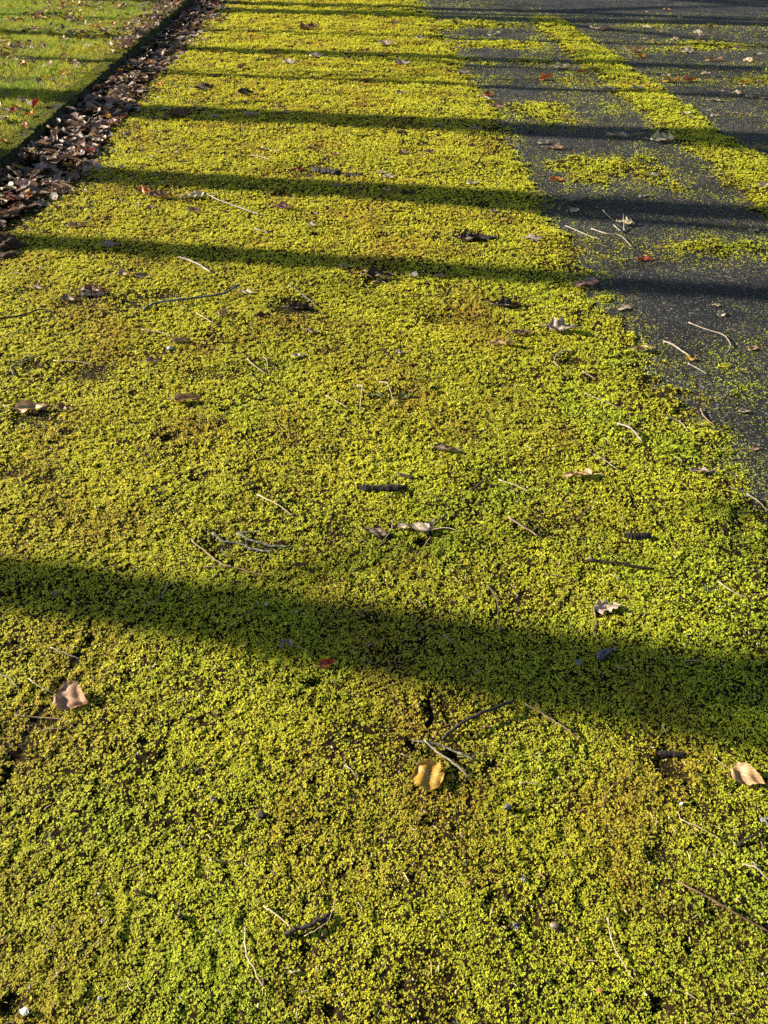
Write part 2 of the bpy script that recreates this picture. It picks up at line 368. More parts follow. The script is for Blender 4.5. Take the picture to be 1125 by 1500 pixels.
def scatter_object(name, pts, rot, scl, tint, var, sources, parent):
    """one object whose points carry the tufts (geometry nodes)"""
    me = bpy.data.meshes.new(name); n = len(pts)
    me.vertices.add(n); me.vertices.foreach_set('co', np.asarray(pts, np.float32).ravel())
    for an, ty, key, data in (('rot', 'FLOAT_VECTOR', 'vector', rot), ('scl', 'FLOAT_VECTOR', 'vector', scl), ('var', 'INT', 'value', var)):
        at = me.attributes.new(an, ty, 'POINT'); at.data.foreach_set(key, np.asarray(data, np.int32 if ty == 'INT' else np.float32).ravel())
    at = me.attributes.new('tint', 'FLOAT_COLOR', 'POINT'); at.data.foreach_set('color', np.concatenate([tint, np.ones((n, 1))], 1).astype(np.float32).ravel())
    o = obj(name, me, None, parent)
    ng = bpy.data.node_groups.new(name, 'GeometryNodeTree')
    ng.interface.new_socket('Geometry', in_out='INPUT', socket_type='NodeSocketGeometry')
    ng.interface.new_socket('Geometry', in_out='OUTPUT', socket_type='NodeSocketGeometry')
    N, L = ng.nodes, ng.links
    gi = N.new('NodeGroupInput'); go = N.new('NodeGroupOutput'); gti = N.new('GeometryNodeGeometryToInstance')
    for s in sources:
        oi = N.new('GeometryNodeObjectInfo'); oi.inputs['Object'].default_value = s
        L.new(oi.outputs['Geometry'], gti.inputs[0])
    iop = N.new('GeometryNodeInstanceOnPoints'); iop.inputs['Pick Instance'].default_value = True
    L.new(gi.outputs[0], iop.inputs['Points']); L.new(gti.outputs[0], iop.inputs['Instance'])
    for an, ty, sock in (('rot', 'FLOAT_VECTOR', 'Rotation'), ('scl', 'FLOAT_VECTOR', 'Scale'), ('var', 'INT', 'Instance Index')):
        na = N.new('GeometryNodeInputNamedAttribute'); na.data_type = ty; na.inputs['Name'].default_value = an
        L.new(na.outputs['Attribute'], iop.inputs[sock])
    L.new(iop.outputs[0], go.inputs[0])
    md = o.modifiers.new('scatter', 'NODES'); md.node_group = ng
    return o

tuft_src = []
for k in range(8):
    me = tuft_mesh(100 + k, 3, 5); me.materials.append(M['moss'])
    tuft_src.append(bpy.data.objects.new('tuft_source', me))     # not linked: only read by the scatter

S0 = 0.0030
def moss_points():
    # candidates laid out in strips of equal depth so that the spacing grows with distance
    out = []
    edges = np.exp(np.linspace(np.log(0.975), np.log(12.5), 60))
    for a, b in zip(edges[:-1], edges[1:]):
        zm = (a + b) / 2; s = S0 * (zm / 1.3) ** .85
        half = .52 * zm + .53; dd = (b - a) / math.cos(PITCH)
        n = int(2 * half * dd / (s * s) * 1.15)
        zc = rng.uniform(a, b, n); lx = rng.uniform(-half, half, n); d = (zc - CAM_H * math.sin(PITCH)) / math.cos(PITCH)
        out.append(np.stack([lx * cY + d * sY, -lx * sY + d * cY, np.full(n, s)], 1))
    P = np.concatenate(out); x, y, s = P.T
    ok = x > GUT + .02; P = P[ok]; x, y, s = P.T
    cv = cover(x, y)
    fr = np.clip(.0033 / s, .2, 1)                                  # coarser clumps far away
    cl = .22 * noise(x * 38 * fr, y * 60 * fr, 61) + .50 * noise(x * 105 * fr, y * 190 * fr, 62) + .20 * fbm(x * 12, y * 10, 2, 63)
    thin = .30 * fbm(x * 3.2, y * 2.6, 3, 65) + .16 * noise(x * 9, y * 11, 67) - .05 * sstep(3, 6, y)
    dens = np.where(cv > .75, .50 + .60 * (cv - .75), .44 * cv ** .7 + .205)
    ok = dens + thin * cv + .55 * cl * (.55 + .45 * cv) + rng.normal(0, .20, len(x)) > .52
    ok &= cv > .04
    P = P[ok]; x, y, s = P.T; cv = cv[ok]; cl = cl[ok]
    z = np.maximum(height(x, y, cv), -.001)
    n = len(x)
    pts = np.stack([x, y, z - s * .1], 1)
    rot = np.stack([rng.normal(0, .22, n), rng.normal(0, .22, n), rng.uniform(0, 6.28, n)], 1)
    k = s * rng.uniform(.7, 1.25, n) * (.58 + .50 * sstep(.3, .95, cv)) * (1 + .25 * np.clip(cl, -.5, .8))
    scl = np.stack([k, k, k * rng.uniform(.45, 1.15, n) * (.55 + .35 * cv) * (1 + .5 * np.clip(cl, -.4, .8))], 1)
    # colour: yellow-green mat, greener to the right and near, brownish patches
    yel = np.array([.57, .535, .030]); grn = np.array([.29, .42, .020]); brn = np.array([.42, .26, .035]); lim = np.array([.60, .65, .07])
    f1 = fbm(x * 1.6, y * 1.3, 3, 71); f2 = fbm(x * 5, y * 4, 2, 73); f3 = fbm(x * 2.4, y * 2.0, 3, 75)
    wg = np.clip(.24 + .45 * f1 + .35 * f2 + .22 * np.clip(x, -1, 1.5) - .11 * (y - 2.0).clip(-1.6, 3), 0, 1)
    wb = np.clip(.14 + 1.0 * (f3 - .08) + .45 * f2 * (f3 > 0) + rng.normal(0, .24, n) - .12 * np.clip(x - .4, 0, 1), 0, .75)
    t = yel * (1 - wg)[:, None] + grn * wg[:, None]
    wl_ = np.clip(rng.normal(.05, .28, n), 0, .8)
    t = t * (1 - wl_)[:, None] + lim * wl_[:, None]
    t = t * (1 - wb)[:, None] + brn * wb[:, None]
    t = t * rng.uniform(.72, 1.25, n)[:, None]
    return pts, rot, scl, t, rng.integers(0, 8, n)
def kerb_moss():
    n = 30000; x = rng.uniform(GUT - .13, GUT + .002, n); y = rng.uniform(3.5, 15, n)
    ok = fbm(x * 6, y * 3, 3, 66) + .9 * (GUT - .055 - x) / .06 * .35 + rng.normal(0, .15, n) > -.14; x, y = x[ok], y[ok]; n = len(x); k = rng.uniform(.008, .018, n)
    f = rng.uniform(0, 1, n)[:, None]; t = (np.array([.26, .25, .01]) * f + np.array([.10, .13, .012]) * (1 - f))
    return np.stack([x, y, np.full(n, .094)], 1), np.stack([rng.normal(0, .2, n), rng.normal(0, .2, n), rng.uniform(0, 6.28, n)], 1), np.stack([k, k, k * .8], 1), t, rng.integers(0, 8, n)
pts, rot, scl, tint, var = (np.concatenate(q) for q in zip(moss_points(), kerb_moss()))
print('moss tufts', len(pts))
mt = scatter_object('moss_tufts', pts, rot, scl, tint, var, tuft_src, moss)
mt['kind'] = 'stuff'

# ------------------------------------------------------------------ grass on the verge
def grass_mesh(seed):
    r = random.Random(seed); V = []; Fc = []
    for _ in range(11):
        a = r.uniform(0, 6.283); q = r.random() * .9
        bx, by = q * math.cos(a), q * math.sin(a); th = r.uniform(0, 6.283); ln = r.uniform(1.0, 2.4); w = r.uniform(.08, .14)
        lean = r.uniform(.2, 1.25); dx, dy = math.cos(th), math.sin(th); px_, py_ = -dy, dx
        n = len(V)
        for k, f in enumerate((0, .5, 1)):
            ang = lean * (.35 + .65 * f); px2 = bx + dx * ln * f * math.sin(ang); py2 = by + dy * ln * f * math.sin(ang); pz = ln * f * math.cos(ang)
            ww = w * (1 - f * .85)
            V += [(px2 - px_ * ww, py2 - py_ * ww, pz), (px2 + px_ * ww, py2 + py_ * ww, pz)]
        Fc += [(n, n + 1, n + 3, n + 2), (n + 2, n + 3, n + 5, n + 4)]
    return mesh_np('grass_clump', V, Fc, False)
gsrc = []
for k in range(6):
    me = grass_mesh(300 + k); me.materials.append(M['grass']); gsrc.append(bpy.data.objects.new('grass_source', me))
n = 150000
x = rng.uniform(-7.5, GUT - .035, n); y = rng.uniform(3.6, 16.0, n)
ok = (x > -1.3 - .44 * y) & (noise(x * 3, y * 3, 81) + .6 * rng.random(n) > -.25) & ((x < GUT - .11) | (noise(x * 9, y * 6, 84) > -.1)); x, y = x[ok], y[ok]; n = len(x)
z = .088 + .025 * fbm(x * .9, y * .9, 3, 51) * sstep(0, 1, (GUT - .12 - x)) + .03 * sstep(0, 3, GUT - x)
k = rng.uniform(.014, .026, n) * (.8 + .4 * noise(x * 2, y * 2, 82)) * (.45 + .55 * sstep(.05, .35, GUT - x))
f1 = np.clip(.5 + fbm(x * 1.5, y * 1.5, 3, 83), 0, 1); ed = np.exp(-((GUT - .1 - x) / .25) ** 2)
f1 = np.clip(f1 - .5 * ed, 0, 1)
t = np.array([.38, .36, .04]) * (1 - f1)[:, None] + np.array([.17, .26, .03]) * f1[:, None]
t = t * rng.uniform(.7, 1.3, n)[:, None]
dry = rng.random(n) < .10; t[dry] = np.array([.33, .27, .13]) * rng.uniform(.6, 1.1, (dry.sum(), 1))
gr = scatter_object('grass', np.stack([x, y, z - .004], 1), np.stack([rng.normal(0, .15, n), rng.normal(0, .15, n), rng.uniform(0, 6.28, n)], 1),
                    np.stack([k, k, k * rng.uniform(.7, 1.2, n)], 1), t, rng.integers(0, 6, n), gsrc, None)
tag(gr, 'short mossy lawn grass on the verge beyond the kerb', 'grass', kind='stuff')

# ------------------------------------------------------------------ trees of the row to the left, whose shadows cross the road
def tube(path, radii, sides=8, jit=0.0, r=random, cap=True):
    P = [Vector(p) for p in path]; V = []; Fc = []
    n = len(P); up0 = Vector((0.13, 0.21, 1)).normalized()
    for i, p in enumerate(P):
        d = (P[min(i + 1, n - 1)] - P[max(i - 1, 0)])
        if d.length < 1e-9: d = Vector((0, 0, 1))
        d.normalize()
        a = d.cross(up0)
        if a.length < .05: a = d.cross(Vector((1, 0, 0)))
        a.normalize(); b = d.cross(a)
        for k in range(sides):
            th = 2 * math.pi * k / sides; rr = radii[i] * (1 + (r.gauss(0, jit) if jit else 0))
            V.append(tuple(p + a * (rr * math.cos(th)) + b * (rr * math.sin(th))))
    for i in range(n - 1):
        for k in range(sides):
            k2 = (k + 1) % sides
            Fc.append((i * sides + k, i * sides + k2, (i + 1) * sides + k2, (i + 1) * sides + k))
    if cap:
        for i, s in ((0, 1), (n - 1, -1)):
            c = len(V); V.append(tuple(P[i]))
            for k in range(sides):
                k2 = (k + 1) % sides; q = (i * sides + k, i * sides + k2)
                Fc.append((c, q[1], q[0], q[0]) if s > 0 else (c, q[0], q[1], q[1]))
    return V, Fc
def tube_mesh(name, *a, **k):
    V, Fc = tube(*a, **k)
    me = bpy.data.meshes.new(name); me.from_pydata(V, [], [tuple(dict.fromkeys(f)) for f in Fc])
    for p in me.polygons: p.use_smooth = True
    return me
def make_tree(name, label, loc, r0, forky, seed, sprays=()):
    r = random.Random(seed); t = empty(name, loc); tag(t, label, 'tree', 'trees in a row on the left verge')
    path = [(0, 0, -.1), (0.0, 0, .15), (r.gauss(0, .02), r.gauss(0, .01), 1.5), (r.gauss(0, .03), r.gauss(0, .01), 3.0), (r.gauss(0, .08), r.gauss(0, .03), 4.6), (r.gauss(0, .2), r.gauss(0, .2), 6.5), (r.gauss(0, .3), r.gauss(0, .3), 8.5)]
    rad = [r0 * 1.5, r0 * 1.2, r0, r0 * .97, r0 * .9, r0 * .6, r0 * .2]
    obj('trunk', tube_mesh('trunk', path, rad, 14, .03, r), M['bark'], t)
    tips = []
    for k in range(6):
        a = r.uniform(0, 6.283); z0 = r.uniform(4.3, 6.6); ln = r.uniform(1.6, 2.6)
        if k == 0 and forky: a, z0, ln = forky[0], forky[1], forky[2]
        f = (z0 - 3) / 5.5; rs = r0 * .45
        st = forky[3] if (k == 0 and forky) else 1.0
        lp = [(0, 0, z0)]
        for q in range(1, 6):
            fq = q / 5; lp.append((math.cos(a) * ln * fq * (.8 if st <= 1 else .3) + r.gauss(0, .05), math.sin(a) * ln * fq * (.8 if st <= 1 else .35) + r.gauss(0, .03), z0 + ln * fq * st * .75))
        obj('limb', tube_mesh('limb', lp, [rs * (1 - .8 * q / 5) for q in range(6)], 8, .03, r), M['bark'], t)
        tips += [(Vector(lp[j]), .8) for j in (2, 3, 4, 5)]
    for k in range(7):
        z0 = r.uniform(2.7, 5.2); a = r.choice([1, -1]) * r.uniform(.9, 1.9); ln = r.uniform(.5, 1.3); rs = r.uniform(.008, .02)
        lp = [(math.cos(a) * ln * q / 4, math.sin(a) * ln * q / 4 + r.gauss(0, .02), z0 + ln * q / 4 * r.uniform(.5, .8)) for q in range(5)]
        obj('side_branch', tube_mesh('side_branch', lp, [rs * (1 - .7 * q / 4) for q in range(5)], 6, .03, r), M['bark'], t)
    V = []; Fc = []
    for _ in range(520):
        c, rr = r.choice(tips); p = c + Vector((r.gauss(0, .4), r.gauss(0, .4), r.gauss(0, .35)))
        if p.z < 4.2: continue
        s = r.uniform(.03, .055); e = Euler((r.uniform(0, 6.28), r.uniform(0, 6.28), r.uniform(0, 6.28))).to_matrix()
        n = len(V)
        for q in ((-1, 0, 0), (0, -.6, .15), (1, 0, 0), (0, .6, .15)): V.append(tuple(p + e @ (Vector(q) * s)))
        Fc.append((n, n + 1, n + 2, n + 3))
    for (dy, z0, sy, sz, cnt) in sprays:               # leafy low branches
        lp = [(0, dy * q / 4, z0 - .35 + .35 * q / 4 + .05 * math.sin(q)) for q in range(6)]
        obj('limb', tube_mesh('limb', lp, [.028 - .004 * q for q in range(6)], 7, .03, r), M['bark'], t)
        for _ in range(cnt):
            p = Vector((r.gauss(0, .18), dy + r.gauss(0, sy), z0 + r.gauss(0, sz))); s = r.uniform(.03, .055); e = Euler((r.uniform(0, 6.28), r.uniform(0, 6.28), r.uniform(0, 6.28))).to_matrix(); n = len(V)
            for q in ((-1, 0, 0), (0, -.6, .15), (1, 0, 0), (0, .6, .15)): V.append(tuple(p + e @ (Vector(q) * s)))
            Fc.append((n, n + 1, n + 2, n + 3))
    o = obj('crown', mesh_np('crown', V, Fc, False), M['crown'], t); o['kind'] = 'stuff'
    return t
XT = -8.5
tree_spec = [(1.33, .11, (-1.5, 2.9, 2.6, 2.2), 'slender bare tree left of the picture casting the nearest broad shadow'),
             (3.70, .105, None, 'slender tree left of the picture casting the second shadow from the bottom'),
             (4.82, .155, (-1.4, 3.1, 2.0, 2.6), 'forked tree left of the picture casting the third shadow from the bottom'),
             (6.47, .215, None, 'thick trunked tree left of the picture casting the fourth shadow from the bottom'),
             (7.95, .06, (1.5, 2.2, 2.2, 2.4), 'thin young tree left of the picture casting a faint narrow shadow past the fourth'),
             (9.25, .13, (-1.5, 2.5, 2.2, 2.3), 'forked tree left of the picture casting the shadow over the far bare asphalt'),
             (10.5, .065, (1.4, 2.0, 2.5, 1.8), 'slender tree left of the picture shading the far lawn and moss'),
             (12.15, .22, (1.4, 2.6, 2.2, 2.2), 'broad trunked tree left of the picture casting the wide shadow near the top edge'),
             (12.95, .15, (-1.4, 2.3, 2.0, 2.2), 'tree left of the picture casting the topmost shadow band'),
             (14.6, .25, None, 'farthest broad tree left of the picture shading the top edge'),]
SPRAYS = {0: [(.58, 4.25, .13, .16, 150)], 4: [(.4, 3.9, .2, .4, 90)], 5: [(-.35, 4.0, .2, .5, 130), (.5, 4.6, .2, .3, 90)], 6: [(.3, 4.2, .25, .5, 120)], 7: [(-.5, 4.4, .25, .5, 170), (.4, 3.6, .2, .3, 80)], 8: [(.5, 4.6, .25, .4, 150)], 9: [(-.5, 4.0, .4, .5, 200)]}
for k, (yi, r0, fk, lab) in enumerate(tree_spec):
    make_tree('verge_tree', lab, (XT, yi + .212 * -XT, .1), r0, fk, 900 + k, SPRAYS.get(k, ()))

# ------------------------------------------------------------------ leaf shapes
def leaf_arrays(shape, roll, bend, twist, wave, seed, nt=14, ns=6, width=.6):
    """grid of a leaf one unit long, base at x=-.5, tip at x=.5; roll curls the sides, bend arches the midrib"""
    r = np.random.default_rng(seed)
    t = np.linspace(0, 1, nt + 1); s = np.linspace(-1, 1, ns + 1)
    T, S = np.meshgrid(t, s, indexing='ij')
    if shape == 'ovate': w = np.sin(np.pi * np.clip(T, 0, 1) ** .62) ** .8 * (1 - .25 * T)
    elif shape == 'heart': w = np.clip(1.25 * np.sqrt(np.clip(1 - ((T - .34) / .36) ** 2, 0, 1)) * (T < .42) + (T >= .42) * 1.22 * np.clip(1 - (T - .42) / .58, 0, 1) ** .85, .02, 2)
    elif shape == 'round': w = np.sqrt(np.clip(1 - ((T - .5) / .5) ** 2, 0, 1)) * 1.3
    elif shape == 'narrow': w = np.sin(np.pi * T) ** .7 * .55
    elif shape == 'oak': w = np.sin(np.pi * T ** .8) ** .7 * (1 + .38 * np.cos(T * 2 * np.pi * 3.6 + .6)) * .9
    else: w = np.sin(np.pi * T) * .9
    teeth = 1 + .08 * ((T * 11 + .3 * np.sign(S)) % 1 - .5) * (np.abs(S) > .9)
    nib = r.uniform(.1, .95, 3); ns_ = r.choice([-1, 1], 3); nd_ = r.uniform(.08, .3, 3)
    for q in range(3): teeth = teeth * (1 - nd_[q] * np.exp(-((T - nib[q]) / .035) ** 2) * (np.sign(S) == ns_[q]))
    w = np.maximum(w, .012) * width * .5 * teeth * (1 + .05 * r.normal(size=T.shape) * (np.abs(S) > .9))
    rl = roll * (.75 + .5 * T) + .001
    rho = w / rl
    phi = S * rl
    yy = rho * np.sin(phi); zz = rho * (1 - np.cos(phi))
    x = T - .5
    ph = r.uniform(0, 6.28, 4)
    zz = zz + wave * (np.sin(T * 7 + ph[0]) * S * .5 + np.sin(T * 11 + S * 3 + ph[1]) * .35) * .12
    for q in range(5):
        kx, ky, kp = r.normal(0, 9), r.normal(0, 5), r.uniform(0, 6.28); zz = zz + wave * .013 * np.sin(kx * T + ky * S + kp)
    zz = zz + wave * .012 * np.abs(np.sin((T - .3 * np.abs(S)) * 14)) * np.abs(S)
    tw = twist * (T - .5); yy, zz = yy * np.cos(tw) - zz * np.sin(tw), yy * np.sin(tw) + zz * np.cos(tw)
    if abs(bend) > 1e-3:
        R = 1 / bend; th = x * bend
        x, zz = np.sin(th) * (R - zz), R - np.cos(th) * (R - zz)
    V = np.stack([x, yy, zz], -1).reshape(-1, 3)
    I = np.arange((nt + 1) * (ns + 1)).reshape(nt + 1, ns + 1)
    Q = np.stack([I[:-1, :-1], I[1:, :-1], I[1:, 1:], I[:-1, 1:]], -1).reshape(-1, 4)
    return V, Q, np.stack([T, S], -1).reshape(-1, 2)
def set_uv(me, uvv):
    ul = me.uv_layers.new(name='UVMap'); li = np.empty(len(me.loops), np.int32); me.loops.foreach_get('vertex_index', li)
    ul.data.foreach_set('uv', uvv[li].astype(np.float32).ravel())
_leaf_cache = {}
def leaf_mesh(shape, roll, bend, twist, wave, seed, width, lo=False):
    key = (shape, roll, bend, twist, wave, seed, width, lo)
    if key not in _leaf_cache:
        V, Q, UV = leaf_arrays(shape, roll, bend, twist, wave, seed, *((9, 4) if lo else (26, 10)), width)
        me = mesh_np('leaf_blade', V, Q); set_uv(me, UV); me.materials.append(M['leaf']); _leaf_cache[key] = (me, V)
    return _leaf_cache[key]
COL = dict(tan=(.31, .19, .098), grey=(.25, .205, .165), greybrown=(.165, .115, .08), brown=(.135, .07, .034), dark=(.032, .020, .013), pink=(.23, .13, .095),
           cream=(.40, .335, .22), pale=(.34, .285, .21), orange=(.36, .12, .018), red=(.25, .036, .012), yellow=(.40, .24, .022), olive=(.15, .16, .02), mauve=(.25, .19, .17), white=(.42, .40, .35))
CNAME = dict(grey='grey', greybrown='grey-brown', pale='pale', dark='dark brown', pink='pinkish brown', tan='tan', white='whitish')
_stalks = {}
def stalk_mesh(ln, bx, by, bz):
    key = (ln, bx, by, bz)
    if key not in _stalks:
        P = [(-.5 + .12 * 1, 0, .004)] + [(-.5 - ln * f, by * f * f * ln, bz * math.sin(f * math.pi * .8) * ln * .5 + bx * f * f * ln) for f in (0, .15, .3, .45, .6, .8, 1)]
        _stalks[key] = (tube_mesh('leaf_stalk', P, [.008, .016, .016, .015, .014, .013, .014, .018], 6, 0), P)
    return _stalks[key]
def place_leaf(px, py, wpx, ang, col, shape='ovate', roll=.9, bend=.3, width=.62, tx=0, ty=0, label=None, stalk=None, group=None, xyz=None, length=None, seed=None, parts=True, wave=1.0, lift=0.0, ground_z=None):
    """one fallen leaf; ang is its heading on the ground, tx/ty tilt it sideways and lengthwise"""
    sd = seed if seed is not None else int(px * 7 + py * 13) % 9973
    if xyz is None:
        x, y = ground(px, py); L = metres(py, wpx); gz = rest(x, y, L * .35) + .004
    else:
        x, y, gz = xyz; L = length
    if ground_z is not None: gz = ground_z
    tw = ((sd * 37) % 100 / 100 - .5) * .8
    me, V = leaf_mesh(shape, round(roll, 2), round(bend, 2), round(tw, 1), wave, sd if parts else sd % 12, width, not parts)
    R = Euler((math.radians(tx), math.radians(ty), math.radians(ang)), 'XYZ').to_matrix()
    Rn = np.array(R)
    zmin = (V @ Rn.T)[:, 2].min() * L
    loc = (x, y, gz - zmin + lift - .002)
    c = COL[col]; j = random.Random(sd).uniform(.8, 1.2); c = (c[0] * j, c[1] * j * random.Random(sd + 1).uniform(.92, 1.08), c[2] * j, 1)
    if parts and stalk:
        root = empty('fallen_leaf', loc); b = obj('blade', me, None, root)
        sm, P = stalk_mesh(*stalk); k = obj('leaf_stalk', sm, M['straw'], root)
        for o in (b, k): o.color = c; o.scale = (L, L, L); o.rotation_euler = R.to_euler()
    else:
        root = obj('fallen_leaf', me); root.location = loc; root.rotation_euler = R.to_euler(); root.scale = (L, L, L); root.color = c
    tag(root, label, 'leaf', group)
    return root

# ------------------------------------------------------------------ where a thing lies, in words
def row_words(py):
    for lim, w in ((60, 'near the top edge'), (155, 'beyond the fourth tree shadow'), (196, 'in the fourth tree shadow'), (248, 'between the third and fourth tree shadows'),
                   (302, 'in the third tree shadow'), (342, 'between the second and third tree shadows'), (432, 'in the second tree shadow'), (600, 'this side of the second tree shadow'),
                   (800, 'just beyond the nearest tree shadow'), (1075, 'in or beside the nearest tree shadow')):
        if py < lim: return w
    return 'in the foreground'
def col_words(px):
    for lim, w in ((190, 'far left'), (400, 'left'), (620, 'middle'), (850, 'mid-right')):
        if px < lim: return w
    return 'far right'

